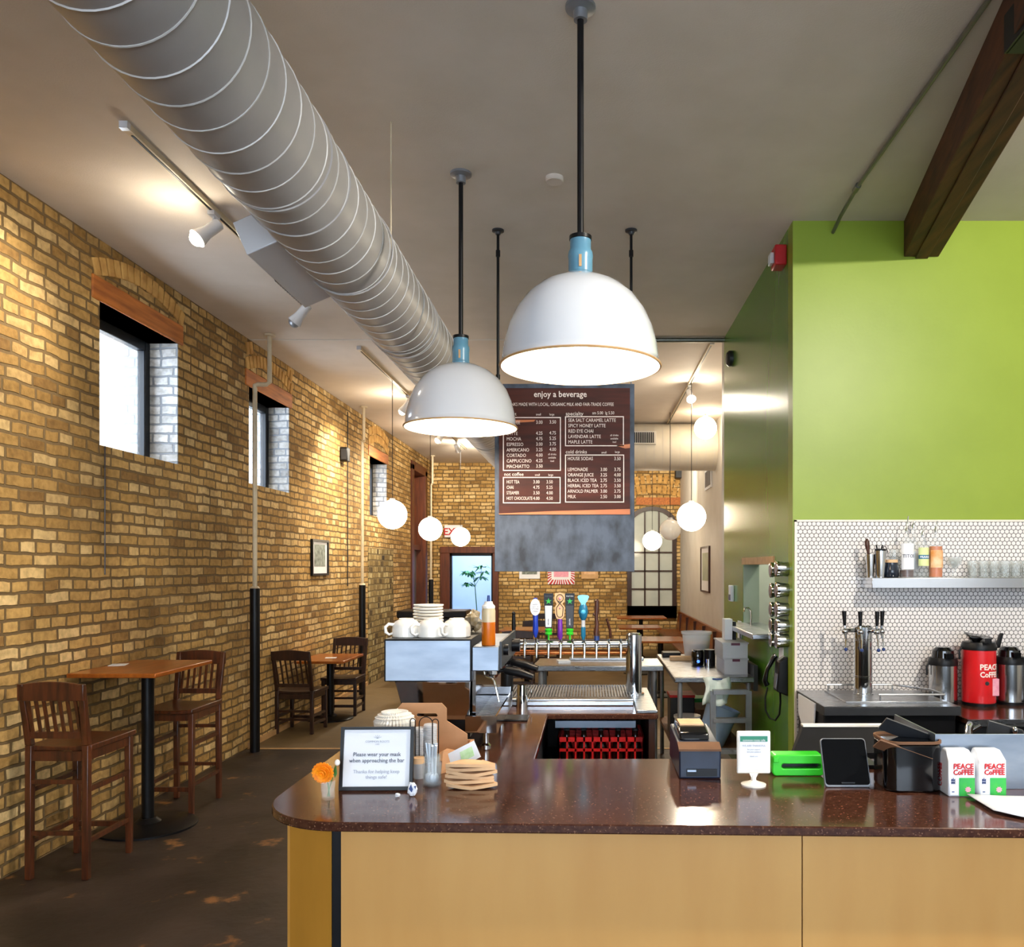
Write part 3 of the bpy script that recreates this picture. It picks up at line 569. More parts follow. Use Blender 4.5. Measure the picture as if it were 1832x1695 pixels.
t = T('wall_speaker', 'black speaker high in the rear right corner', 'speaker', (PX(1215, 16.8), 16.85, 3.7))
part('cabinet', MB().box(PX(1208, 16.8), PX(1221, 16.8), 16.75, 16.95, PZ(856, 16.8), PZ(838, 16.8)), M['black'], t, w=1, bevel=.008)
part('grille', MB().box(PX(1209, 16.8), PX(1220, 16.8), 16.74, 16.75, PZ(855, 16.8), PZ(839, 16.8)), M['darkgrey'], t, w=1)
t = T('wall_vent', 'white framed vent grille high on the white rear right wall', 'vent', (WRX-.01, 12.9, 3.1))
part('frame', MB().box(WRX-.02, WRX, 12.55, 13.25, 2.92, 3.24), M['paper'], t, w=1)
mb = MB()
for k in range(12): mb.box(WRX-.026, WRX-.02, 12.62+k*.048, 12.64+k*.048, 2.96, 3.20)
part('slats', mb, M['grey'], t, w=1)
def framed(name, label, x, y0, y1, z0, z1, side, fm, pm):
    t = T(name, label, 'picture', (x, (y0+y1)/2, z0)); s = side
    part('frame', MB().band([(y0, z0), (y1, z0), (y1, z1), (y0, z1)], [(y0+.025, z0+.025), (y1-.025, z0+.025), (y1-.025, z1-.025), (y0+.025, z1-.025)], 'yz', x, x+s*.03), fm, t, w=1)
    part('mount', MB().box(min(x, x+s*.012), max(x, x+s*.012), y0+.02, y1-.02, z0+.02, z1-.02), M['paper'], t, w=1)
    part('print', MB().box(min(x, x+s*.014), max(x, x+s*.014), y0+.12*(y1-y0)+.03, y1-.12*(y1-y0)-.03, z0+.25*(z1-z0), z1-.14*(z1-z0)), pm, t, w=1)
framed('framed_picture', 'black framed drawing with white mount on the left brick wall', WLX, 9.49, 10.08, PZ(1030, 9.8), PZ(966, 9.8), 1, M['black'], M['skin'])
framed('framed_picture', 'narrow dark framed picture on the white rear right wall', WRX, 12.75, 13.7, PZ(1060, 13.2), PZ(978, 13.2), -1, M['darkwood'], mat('pale_green_print', '#b6bda2', .4, col2='#8f9a80', scale=3))
# cream and black pipes along the left wall
def wallpipe(x, y, ztop, jog, label, dx=.14):
    t = T('wall_pipe', label, 'pipe', (x, y, 0))
    part('pipe_sleeve', MB().cyl((0, 0, 0), (0, 0, ztop), .044), M['black'], t)
    part('pipe_cap', MB().cyl((0, 0, ztop), (0, 0, ztop+.02), .044, .03), M['pipe'], t)
    pts = [(0, 0, ztop+.01), (0, 0, jog-.03), (0, 0, jog), (.03, 0, jog+.01), (dx-.03, 0, jog+.01), (dx, 0, jog+.03), (dx, 0, CZ-.02)]
    part('upper_pipe', MB().tube(pts, .021, 12), M['pipe'], t)
    part('ceiling_flange', MB().cyl((dx, 0, CZ-.02), (dx, 0, CZ), .05), M['pipe'], t)
wallpipe(PX(456, 7.62), 7.62, PZ(1053, 7.62), PZ(690, 7.62), 'nearest wall pipe, black below and cream above with a jog over the window', .135)
wallpipe(PX(648, 11.03), 11.03, PZ(1047, 11.03), PZ(792, 11.03), 'middle wall pipe, black below and cream above, beside the low table', .02)
wallpipe(PX(771, 15.9), 15.9, PZ(1037, 15.9), PZ(868, 15.9), 'farthest wall pipe in the rear left corner', .03)
one('wall_cable', MB().cyl((0, 0, 0), (0, 0, 2.3), .006, n=8), M['darkgrey'], 'thin dark cable running down the left brick wall beside the middle pipe', 'cable', (WLX+.008, 10.93, 1.45))
one('wall_cable', MB().cyl((0, 0, 0), (0, 0, .85), .004, n=8), M['chairwood'], 'short thin cable hanging on the brick wall below the nearest window', 'cable', (WLX+.006, 5.46, 1.65))
# exit sign, small frames on back wall
t = T('exit_sign', 'white exit sign with red letters above the rear doorway', 'sign', (PX(811, YB), YB-.03, 2.55))
xs0, xs1, zs0, zs1 = PX(796, YB), PX(828, YB), PZ(962, YB), PZ(940, YB)
part('sign_box', MB().box(xs0, xs1, YB-.06, YB, zs0, zs1), M['paper'], t, w=1, bevel=.006)
part('lettering', MB().text('EXIT', .2, ((xs0+xs1)/2, YB-.062, zs0+.05), 'CENTER', bold=.004), M['red'], t, w=1)
for (a, b_, c, d, mm, lb) in ((929, 966, 1006, 1036, 'paper', 'white framed notice on the rear brick wall, left below the menu board'), (1040, 1070, 1006, 1036, 'brass', 'tan plaque on the rear brick wall, right below the menu board')):
    t = T('wall_notice', lb, 'picture', (PX((a+b_)/2, YB), YB-.01, PZ(d, YB)))
    part('frame', MB().box(PX(a, YB), PX(b_, YB), YB-.02, YB, PZ(d, YB), PZ(c, YB)), M[mm], t, w=1, bevel=.004)
    part('print', MB().box(PX(a+5, YB), PX(b_-5, YB), YB-.024, YB-.02, PZ(d-8, YB), PZ(c+3, YB)), M['skin'] if mm == 'paper' else M['sleeve'], t, w=1)
t = T('striped_poster', 'small sunburst poster with red and white stripes on the rear brick wall', 'poster', (PX(1004, YB), YB-.01, PZ(1046, YB)))
cx_, cz_ = PX(1004, YB), PZ(1024, YB); w2, h2 = .275, .25
part('sheet', MB().box(cx_-w2, cx_+w2, YB-.012, YB, cz_-h2, cz_+h2), M['paper'], t, w=1)
mb = MB()
def rim(a):
    c, s = math.cos(a), math.sin(a); k = min(w2/abs(c) if abs(c) > 1e-6 else 9, h2/abs(s) if abs(s) > 1e-6 else 9); return (cx_+c*k, cz_+s*k), (cx_+c*k*.72, cz_+s*k*.62)
for k in range(32):
    a, b_ = 2*math.pi*k/32, 2*math.pi*(k+.5)/32; (o1, i1), (o2, i2) = rim(a), rim(b_)
    mb.prism([o1, o2, i2, i1], 'xz', YB-.015, YB-.012)
part('stripes', mb, M['red'], t, w=1)
part('print', MB().box(cx_-.15, cx_+.15, YB-.016, YB-.012, cz_-.10, cz_+.10), M['pink'], t, w=1)
# ------------------------------------------------------------------ menu board
BY = 5.25; bx0, bx1, bz0_, bz1_ = PX(885, BY), PX(1135, BY), PZ(1023, BY), PZ(687, BY)
t = T('menu_board', 'hanging slate board with wooden drinks menu', 'menu board', ((bx0+bx1)/2, BY, bz0_))
part('slate_panel', MB().box(bx0, bx1, BY, BY+.02, bz0_, bz1_), M['slate'], t, w=1, bevel=.002)
mx0, mx1, mz0, mz1 = PX(893, BY), PX(1127, BY), PZ(921, BY), PZ(695, BY)
mp = part('menu_panel', MB().box(mx0, mx1, BY-.008, BY, mz0, mz1), M['menuwood'], t, w=1)
part('sapwood_edge', MB().prism([(mx0, mz0), (mx1, mz0), (mx1, mz0+.035), (mx0+.35, mz0+.022), (mx0, mz0+.006)], 'xz', BY-.0095, BY-.008).prism([(mx1, PZ(795, BY)), (mx1, PZ(802, BY)), (mx1-.03, PZ(803, BY)), (mx1-.09, PZ(798, BY))], 'xz', BY-.0095, BY-.008)
     .prism([(PX(922, BY), PZ(752, BY)), (PX(958, BY), PZ(752, BY)), (PX(955, BY), PZ(755, BY)), (PX(922, BY), PZ(757, BY))], 'xz', BY-.0095, BY-.008), M['menulight'], mp, w=1)
mb = MB(); TY = BY-.0098
def mt(s, px, py, hpx, al='LEFT', sx=.82, bold=.0): mb.text(s, hpx*1.38*BY/F, (PX(px, BY), TY, PZ(py, BY)), al, sx=sx, bold=bold)
mt('enjoy a beverage', 955, 711, 11, sx=.92, bold=.0006)
mt('ALL DRINKS MADE WITH LOCAL, ORGANIC MILK AND FAIR-TRADE COFFEE', 1098, 727, 6.0, 'RIGHT', .72)
mt('hot', 924, 744, 6, 'RIGHT', .9); mt('small', 959, 744, 4); mt('large', 983, 744, 4)
mt('specialty', 1012, 744, 7, sx=.95); mt('sm 5.00  lg 5.50', 1099, 742, 5.5, 'RIGHT')
for k, (a, b1, b2) in enumerate((('COFFEE', '3.00', '3.50'), None or ('', '', ''), ('LATTE', '4.25', '4.75'), ('MOCHA', '4.75', '5.25'), ('ESPRESSO', '3.00', '3.75'), ('AMERICANO', '3.25', '4.00'), ('CORTADO', '4.00', ''), ('CAPPUCCINO', '4.25', ''), ('MACHIATTO', '3.50', ''))):
    y = 759.5+k*9.8
    if a: mt(a, 906.5, y, 6.2); mt(b1, 959, y-.5, 6.2); mt(b2, 983, y-1, 6.2) if b2 else None
for k, s in enumerate(('all drinks', 'available', 'iced')): mt(s, 988, 815+k*6, 3.6, 'CENTER')
mt('not coffee', 902, 852, 6.5, sx=.95); mt('small', 957, 852, 4); mt('large', 981, 852, 4)
for k, (a, b1, b2) in enumerate((('HOT TEA', '3.00', '3.50'), ('CHAI', '4.75', '5.25'), ('STEAMER', '3.50', '4.00'), ('HOT CHOCOLATE', '4.00', '4.50'))):
    y = 865.5+k*9.8; mt(a, 906.5, y, 6, sx=.66); mt(b1, 954, y, 6); mt(b2, 977.5, y, 6)
for k, a in enumerate(('SEA SALT CARAMEL LATTE', 'SPICY HONEY LATTE', 'RED EYE CHAI', 'LAVENDAR LATTE', 'MAPLE LATTE')): mt(a, 1016.5, 755.5+k*9.7, 6.3)
for k, s in enumerate(('all drinks', 'available', 'iced')): mt(s, 1099, 781+k*6, 3.6, 'CENTER')
mt('cold drinks', 1012, 812, 6.5, sx=.95); mt('small', 1076, 812, 4); mt('large', 1100, 811, 4)
for k, (a, b1, b2) in enumerate((('HOUSE SODAS', '', '3.50'), ('', '', ''), ('LEMONADE', '3.00', '3.75'), ('ORANGE JUICE', '3.25', '4.00'), ('BLACK ICED TEA', '2.75', '3.50'), ('HERBAL ICED TEA', '2.75', '3.50'), ('ARNOLD PALMER', '3.00', '3.75'), ('MILK', '2.50', '3.00'))):
    y = 824+k*9.7
    if a: mt(a, 1015.5, y, 6.2, sx=.8)
    if b1: mt(b1, 1074, y, 6.2)
    if b2: mt(b2, 1098.5, y, 6.2)
part('lettering', mb, M['chalk'], mp, w=1)
mb = MB()
def rb(a, b_, c, d, th=1.6):
    P = lambda u, v: (PX(u, BY), PZ(v, BY))
    mb.band([P(a, d), P(b_, d), P(b_, c), P(a, c)], [P(a+th, d-th), P(b_-th, d-th), P(b_-th, c+th), P(a+th, c+th)], 'xz', BY-.0095, BY-.008)
rb(900, 1003.5, 747, 843); rb(900, 1003, 854, 901); rb(1011, 1116, 745.5, 799); rb(1011, 1116.5, 814, 899.5)
part('text_borders', mb, M['chalk'], mp, w=1)
for px in (888, 1132):
    X = PX(px, BY); X = min(max(X, bx0+.02), bx1-.02)
    rod = part('hanging_rod', MB().cyl((X, BY+.01, bz1_+.02), (X, BY+.01, CZ-.03), .009).cyl((X, BY+.01, CZ-.17), (X, BY+.01, CZ-.13), .014).cyl((X, BY+.01, bz1_+.03), (X, BY+.01, bz1_+.06), .014), M['black'], t, w=1)
    part('ceiling_flange', MB().lathe([(0, 0), (.015, 0), (.02, .015), (.038, .02), (.038, .03), (0, .03)], 20, (X, BY+.01, CZ-.03)), M['darkgrey'], rod, w=1)
    part('hook', MB().cyl((X, BY+.01, bz1_-.02), (X, BY+.01, bz1_+.03), .004, n=8), M['grey'], rod, w=1)
# ------------------------------------------------------------------ bar stools, chairs and tables on the left
def stool_parts(t, wd, dp, hs, hb, mt_, slats=7, rungs=True, rake=.05):
    hw_ = wd/2
    for sx in (-1, 1):
        x = sx*(hw_-.018)
        part('leg', MB().hexa([(x-.016, dp/2-.036, 0), (x+.016, dp/2-.036, 0), (x+.016, dp/2-.006, 0), (x-.016, dp/2-.006, 0), (x-.018, dp/2-.046, hs-.03), (x+.018, dp/2-.046, hs-.03), (x+.018, dp/2-.006, hs-.03), (x-.018, dp/2-.006, hs-.03)]), mt_, t, bevel=.004)
        part('leg', MB().hexa([(x-.017, -dp/2, 0), (x+.017, -dp/2, 0), (x+.017, -dp/2+.036, 0), (x-.017, -dp/2+.036, 0), (x-.018, -dp/2+.005, hs), (x+.018, -dp/2+.005, hs), (x+.018, -dp/2+.042, hs), (x-.018, -dp/2+.042, hs)])
             .hexa([(x-.018, -dp/2+.005, hs), (x+.018, -dp/2+.005, hs), (x+.018, -dp/2+.042, hs), (x-.018, -dp/2+.042, hs), (x-.016+sx*.008, -dp/2-rake, hb), (x+.016+sx*.008, -dp/2-rake, hb), (x+.016+sx*.008, -dp/2-rake+.028, hb), (x-.016+sx*.008, -dp/2-rake+.028, hb)]), mt_, t, bevel=.004)
    # saddle seat
    mb = MB(); n = 10; prof = []
    for i in range(n+1):
        u = -1+2*i/n; prof.append((u*(hw_+.005), hs-.012*(1-u*u)))
    prof = prof + [(hw_+.005, hs-.034), (-hw_-.005, hs-.034)]
    mb.prism(prof, 'xz', -dp/2+.03, dp/2+.012)
    part('seat', mb, mt_, t, bevel=.006)
    part('seat_rail', MB().box(-hw_+.02, hw_-.02, dp/2-.035, dp/2-.015, hs-.085, hs-.034).box(-hw_+.02, hw_-.02, -dp/2+.012, -dp/2+.03, hs-.085, hs-.034).box(-hw_+.008, -hw_+.026, -dp/2+.03, dp/2-.03, hs-.085, hs-.034).box(hw_-.026, hw_-.008, -dp/2+.03, dp/2-.03, hs-.085, hs-.034), mt_, t)
    lv = (.19, .47) if hs > .6 else (.14, .28)
    mb = MB()
    for k, z in enumerate(lv):
        for sx in (-1, 1): mb.box(sx*(hw_-.018)-.009, sx*(hw_-.018)+.009, -dp/2+.02, dp/2-.02, hs*z/.73+.0, hs*z/.73+.026)
        mb.box(-hw_+.03, hw_-.03, -dp/2+.008, -dp/2+.024, hs*z/.73+.05, hs*z/.73+.074)
    mb.box(-hw_+.03, hw_-.03, dp/2-.034, dp/2-.012, hs*.22, hs*.22+.03)
    part('stretcher', mb, mt_, t)
    # crest rail with a slight crown
    th = hb-hs; yb0 = -dp/2-rake
    pr = [(-hw_-.006, hb-.09)] + [(-hw_-.006+(2*hw_+.012)*i/12, hb-.004+.018*math.sin(math.pi*i/12)) for i in range(13)] + [(hw_+.006, hb-.09)]
    part('crest_rail', MB().prism(pr, 'xz', yb0+.002, yb0+.026), mt_, t, bevel=.004)
    f0 = (.06)/th; ylo = -dp/2+.008-(rake)*f0
    part('lower_rail', MB().box(-hw_+.02, hw_-.02, ylo, ylo+.022, hs+.04, hs+.075), mt_, t)
    for k in range(slats):
        x = -hw_+.045+(2*hw_-.09)*k/(slats-1)
        part('slat', MB().hexa([(x-.007, ylo+.004, hs+.06), (x+.007, ylo+.004, hs+.06), (x+.007, ylo+.016, hs+.06), (x-.007, ylo+.016, hs+.06), (x-.008, yb0+.008, hb-.08), (x+.008, yb0+.008, hb-.08), (x+.008, yb0+.02, hb-.08), (x-.008, yb0+.02, hb-.08)]), mt_, t)
G1 = 'bar stools at the tall table'
st = T('bar_stool', 'dark wooden slat-back bar stool in front of the tall table, nearest', 'bar stool', (-2.895, 4.715, 0), 0, G1)
stool_parts(st, .345, .46, .73, 1.07, M['stool'])
dup(st, (-2.885, 5.88, 0), math.pi, 'dark wooden bar stool behind the tall table, facing the camera', G1)
ch = T('dining_chair', 'very dark wooden slat-back chair in front of the low table by the pipe', 'chair', (PX(540, 8.6), 8.6, 0), math.radians(-4), 'chairs at the low table')
stool_parts(ch, .40, .40, .44, .85, M['chairwood'], 7, rake=.10)
dup(ch, (-2.86, 9.62, 0), math.pi, 'dark wooden slat-back chair behind the low table, facing the camera', 'chairs at the low table')
def ped_table(x0, x1, y0, y1, z, label, base_r=.32, colx=0, mt_='top', group=None, th=.028):
    cx, cy = colx or (x0+x1)/2, (y0+y1)/2
    t = T('pedestal_table', label, 'table', (cx, cy, 0), 0, group)
    part('tabletop', MB().box(x0, x1, y0, y1, z-th, z), M[mt_], t, w=1, bevel=.005)
    part('column', MB().cyl((cx, cy, .02), (cx, cy, z-th-.01), .038), M['black'], t, w=1)
    part('top_plate', MB().box(cx-.15, cx+.15, cy-.15, cy+.15, z-th-.012, z-th), M['black'], t, w=1)
    part('base', MB().lathe([(0, 0), (base_r, 0), (base_r, .012), (base_r*.9, .022), (.08, .034), (.05, .06), (0, .06)], 48, (cx, cy, 0)), M['black'], t, w=1)
    return t
ped_table(-3.19, -2.645, 5.04, 5.80, 1.05, 'tall square orange wood table on a round black base by the brick wall', .30, -2.895)
one('paper_slip', MB().box(-.05, .05, -.06, .06, 0, .002), M['paper'], 'small white paper slip on the tall wooden table', 'paper', (PX(212, 5.5), 5.5, 1.05), rz=.3)
ped_table(-3.17, -2.64, 8.86, 9.66, .69, 'low orange wood table between two dark chairs by the brick wall', .25)
one('paper_slip', MB().box(-.06, .06, -.05, .05, 0, .002), M['paper'], 'small white paper slip on the low wooden table', 'paper', (PX(592, 9.2), 9.2, .69), rz=.2)
# far dining area
G2 = 'rear dining tables'
ped_table(.64, 1.24, 10.6, 11.35, .75, 'orange wood table by the bench, nearest of the rear three', .25, group=G2)
ped_table(.46, 1.12, 12.9, 13.6, .75, 'orange wood table by the bench, middle of the rear three', .25, group=G2)
ped_table(.50, 1.40, 15.0, 15.7, .78, 'orange wood table below the arched door', .25, group=G2)
ped_table(-1.25, -.55, 11.5, 12.2, .82, 'orange wood table behind the beer taps at the rear', .25, group=G2)
dup(ch, (-.85, 12.75, 0), math.pi, 'dark chair behind the rear table seen past the beer tap handles', 'rear dining chairs')
dup(ch, (-.75, 14.7, 0), math.pi, 'dark chair farthest back in front of the rear brick wall', 'rear dining chairs')
dup(ch, (-.95, 11.2, 0), 0, 'dark chair in front of the rear table behind the beer taps', 'rear dining chairs')
t = T('wall_bench', 'long wooden bench with panelled back along the white rear wall', 'bench', (WRX-.3, 12.5, 0))
part('bench_back', MB().hexa([(WRX-.1, 8.2, .4), (WRX-.01, 8.2, .4), (WRX-.01, 16.9, .4), (WRX-.1, 16.9, .4), (WRX-.05, 8.2, .80), (WRX-.01, 8.2, .80), (WRX-.01, 16.9, .80), (WRX-.05, 16.9, .80)]), M['bench'], t, w=1, bevel=.004)
part('bench_seat', MB().box(WRX-.50, WRX-.09, 8.2, 16.9, .40, .44), M['bench'], t, w=1, bevel=.004)
part('bench_base', MB().box(WRX-.44, WRX-.02, 8.2, 16.9, 0, .40), M['chairwood'], t, w=1)
for k in range(8): part('batten', MB().box(WRX-.104, WRX-.05, 8.5+k*1.1, 8.52+k*1.1, .44, .78), M['darkwood'], t, w=1)
t = T('service_stand', 'black topped stand behind the stacked saucers near the rear doorway', 'stand', (-2.27, 12.2, 0))
part('stand_top', MB().box(-2.78, -1.78, 11.9, 12.5, PZ(1106, 12), PZ(1093, 12)), M['black'], t, w=1, bevel=.02)
part('stand_body', MB().box(-2.62, -1.94, 12.0, 12.4, 0, PZ(1106, 12)), M['darkgrey'], t, w=1, bevel=.01)
# plant in the room behind the doorway
t = T('potted_tree', 'slender green indoor tree standing in the bright doorway', 'plant', (-2.42, 17.7, 0))
part('pot', MB().lathe([(0, 0), (.12, 0), (.16, .26), (.17, .26), (.17, .28), (.14, .28), (.14, .24), (0, .24)], 24), M['ceramic'], t)
part('trunk', MB().tube([(0, 0, .24), (.01, 0, .7), (-.02, 0, 1.1), (-.04, 0, 1.35), (-.10, 0, 1.62)], [.012, .011, .01, .008, .005], 8).tube([(-.03, 0, 1.3), (.08, .02, 1.5), (.12, 0, 1.75)], [.006, .005, .004], 6), M['stem'], t)
mb = MB(); random.seed(3)
for (cx, cz, n, rr) in ((-.16, 1.58, 26, .17), (.10, 1.72, 24, .16), (.07, 1.48, 22, .14), (-.20, 1.34, 24, .15), (.16, 1.6, 12, .13)):
    for k in range(n):
        a = random.uniform(0, 6.28); e = random.uniform(-.6, .6); L_ = random.uniform(.12, .21); r0 = random.uniform(.0, rr*.6)
        Mx = Matrix.Translation((cx+r0*math.cos(a), r0*math.sin(a)*.8, cz+.5*r0*math.sin(e*3))) @ Matrix.Rotation(a, 4, 'Z') @ Matrix.Rotation(e+.25, 4, 'Y')
        mb.prism([(0, 0), (L_*.35, .030), (L_*.75, .022), (L_, 0), (L_*.75, -.022), (L_*.35, -.030)], 'xy', -.001, .001, M=Mx)
part('foliage', mb, M['leaf'], t)
# ------------------------------------------------------------------ the bar
CT = 1.07; CTH = .024
def fy(x): return 2.022-.030*x
arc = [(-.62-.24*math.sin(a), 2.282-.242*math.cos(a)) for a in [math.pi/2*i/14 for i in range(15)]]
outl = arc + [(-.86, 4.24), (.275, 4.24), (.295, 4.22), (.295, 3.56), (.28, 3.545), (-.18, 3.545), (-.18, 2.72), (4.2, 2.72), (4.2, fy(4.2))]
bar = T('bar_counter', 'long bar counter with dark speckled top and pale plywood front', 'counter', (.6, 2.4, 0))
part('countertop', MB().prism(outl, 'xy', CT-CTH, CT), M['counter'], bar, w=1, bevel=.004)
def fpanel(xa, xb, m_, name='front_panel'):
    ya, yb = fy(xa)+.055, fy(xb)+.055
    return part(name, MB().hexa([(xa, ya, .02), (xb, yb, .02), (xb, yb+.02, .02), (xa, ya+.02, .02), (xa, ya, CT-CTH), (xb, yb, CT-CTH), (xb, yb+.02, CT-CTH), (xa, ya+.02, CT-CTH)]), M[m_], bar, w=1)
fpanel(-.63, .528, 'ply'); fpanel(.531, 1.75, 'ply'); fpanel(1.753, 2.97, 'ply'); fpanel(2.973, 4.2, 'ply')
part('corner_post', MB().box(-.655, -.63, fy(-.64)+.062, fy(-.64)+.10, 0, CT-CTH), M['black'], bar, w=1)
part('corner_panel', MB().hexa([(-.655, 2.10, .02), (-.665, 2.12, .02), (-.797, 2.20, .02), (-.79, 2.18, .02), (-.655, 2.10, CT-CTH), (-.665, 2.12, CT-CTH), (-.797, 2.20, CT-CTH), (-.79, 2.18, CT-CTH)]), M['ply2'], bar, w=1)
part('side_panel', MB().box(-.80, -.775, 2.19, 4.2, .02, CT-CTH), M['ply2'], bar, w=1)
part('cabinet_body', MB().box(-.77, -.72, 2.2, 4.2, 0, CT-CTH).box(-.25, -.21, 2.66, 4.18, 0, CT-CTH).box(-.77, 4.1, 2.62, 2.66, 0, CT-CTH).box(-.72, .26, 4.15, 4.19, 0, CT-CTH).box(-.25, .26, 3.57, 4.15, .78, .80).box(-.21, .26, 3.57, 4.15, .02, .05), M['darkgrey'], bar, w=1)
part('end_panel', MB().box(.255, .282, 3.57, 4.2, 0, CT-CTH), M['chairwood'], bar, w=1)
part('steel_rail', MB().box(-.15, .2, 3.60, 3.63, 1.0, 1.03), M['steelpan'], bar, w=1)
# things on the shelf below the rear counter
t = T('bottle_crate', 'red plastic lattice bottle crate on the shelf inside the bar', 'crate', (.05, 3.75, .80))
def lattice(mb, a0, a1, c, z0, z1, ax, n):
    th = .008
    bx = (lambda p0, p1, q0, q1: mb.box(p0, p1, c, c+th, q0, q1)) if ax == 'x' else (lambda p0, p1, q0, q1: mb.box(c, c+th, p0, p1, q0, q1))
    bx(a0, a1, z1-.02, z1); bx(a0, a1, z0, z0+.015); bx(a0, a1, (z0+z1)/2+.015, (z0+z1)/2+.027)
    for k in range(n+1):
        x = a0+(a1-a0-th)*k/n; bx(x, x+th, z0, z1)
mb = MB(); lattice(mb, -.14, .24, 3.62, .80, .955, 'x', 10); lattice(mb, -.14, .24, 3.90, .80, .955, 'x', 10); lattice(mb, 3.62, 3.9, -.14, .80, .955, 'y', 6); lattice(mb, 3.62, 3.9, .232, .80, .955, 'y', 6)
mb.box(-.14, .24, 3.62, 3.9, .80, .808)
for k in range(1, 5): mb.box(-.14+.076*k-.002, -.14+.076*k+.002, 3.63, 3.9, .81, .945)
for k in range(1, 4): mb.box(-.13, .235, 3.62+.07*k-.002, 3.62+.07*k+.002, .81, .945)
part('crate_body', mb, M['crate'], t, w=1)
bt = None
for i in range(5):
    for j in range(2):
        loc = (-.102+.076*i, 3.655+.07*j, .809)
        if bt is None:
            bt = T('glass_bottle', 'dark glass bottle in the red crate, front row, first from the left', 'bottle', loc, 0, 'bottles in the red crate')
            part('bottle_body', MB().lathe([(0, 0), (.026, 0), (.028, .01), (.028, .09), (.022, .115), (.012, .135), (.011, .17), (0, .17)], 16), M['bottle'], bt)
            part('cap', MB().cyl((0, 0, .17), (0, 0, .178), .0135), M['darkgrey'], bt)
        else: dup(bt, loc, 0, 'dark glass bottle in the red crate, %s row, %s from the left' % (('front', 'back')[j], ('first', 'second', 'third', 'fourth', 'fifth')[i]))
# drip tray and beer tower on the rear arm
t = T('drip_tray', 'long stainless drip tray with slotted grate on the rear bar counter', 'drip tray', (-.1, 3.97, CT))
part('tray_body', MB().box(-.50, .20, 3.75, 4.22, CT, CT+.022), M['steel'], t, w=1, bevel=.004)
part('tray_lip', MB().box(-.50, .20, 3.75, 3.80, CT+.022, CT+.032), M['steel'], t, w=1, bevel=.003)
mb = MB()
for k in range(50): mb.box(-.49+k*.0138, -.49+k*.0138+.007, 3.81, 4.21, CT+.026, CT+.031)
mb.box(-.495, .197, 3.81, 3.82, CT+.023, CT+.031).box(-.495, .197, 4.2, 4.21, CT+.023, CT+.031)
part('grate', mb, M['grey'], t, w=1)
part('side_plate', MB().box(.203, .293, 3.56, 4.23, CT, CT+.014), M['steel'], t, w=1, bevel=.003)
tw = T('beer_tower', 'chrome beer tap rail with a row of decorated handles', 'beer tower', (.2135, 4.0, CT+.014))
TZ = PZ(1152, 4.0)
part('column', MB().cyl((.2135, 4.0, CT+.014), (.2135, 4.0, PZ(1136, 4.0)), .038, n=40).cyl((.2135, 4.0, PZ(1136, 4.0)), (.2135, 4.0, PZ(1133, 4.0)), .036, .03, n=40).cyl((.2135, 4.0, CT+.014), (.2135, 4.0, CT+.022), .05, n=40), M['chrome'], tw, w=1)
part('tap_rail', MB().cyl((-.40, 4.0, TZ), (.18, 4.0, TZ), .021, n=28), M['chrome'], tw, w=1)
part('column', MB().cyl((-.40, 4.0, CT+.031), (-.40, 4.0, TZ+.03), .03, n=28), M['black'], tw, w=1)
part('cooling_pipe', MB().cyl((-.39, 4.03, TZ-.045), (.18, 4.03, TZ-.045), .012), mat('copper', '#b06a3c', .25, 1, col2='#a05c30', scale=5), tw, w=1)
tx = [PX(p, 3.95) for p in (938.7, 960, 981.4, 1003, 1024.3, 1045.6, 1067, 1089, 1110.5)]
for i, x in enumerate(tx):
    fr = 3.965 if i < 7 else 4.03
    sp = MB().tube([(x, 3.985, TZ), (x, 3.955, TZ), (x, 3.94, TZ-.008), (x, 3.935, TZ-.03), (x, 3.93, TZ-.062)], [.009, .009, .009, .006, .0045], 10).sphere((x, 3.945, TZ), .011, 12).cyl((x, 3.945, TZ), (x, 3.945, TZ+.028), .006, n=10)
    part('tap_spout', sp, M['chrome'], tw, w=1)
def zz(py): return PZ(py, 3.94)
hy = 3.94
def handle(px, mb_, m_): 
    return part('tap_handle', mb_, M[m_], tw, w=1)
S = 3.94/F
x = PX(919, hy); handle(919, MB().tube([(x, hy, zz(1145)), (x-.0, hy, zz(1120)), (x, hy, zz(1100))], [.006, .010, .008], 12).sphere((x, hy, zz(1098)), .009, 12), 'black')
x = PX(958, hy); h = handle(958, MB().tube([(x, hy, zz(1141)), (x, hy, zz(1130)), (x, hy, zz(1110)), (x, hy, zz(1090)), (x, hy, zz(1070))], [.006, .014, .012, .014, .009], 16), 'royal')
part('badge', MB().prism([(x+.0245*math.cos(a), zz(1086.5)+.040*math.sin(a)) for a in [2*math.pi*k/24 for k in range(24)]], 'xz', hy-.018, hy-.012), M['paper'], h, w=1)
part('lettering', MB().text('HAPPY', .009, (x, hy-.0185, zz(1083)), 'CENTER').text('DAY OF', .009, (x, hy-.0185, zz(1087)), 'CENTER').text('STONE', .011, (x, hy-.0185, zz(1091)), 'CENTER').text('CREEK', .009, (x, hy-.0185, zz(1095)), 'CENTER'), M['ink'], h, w=1)
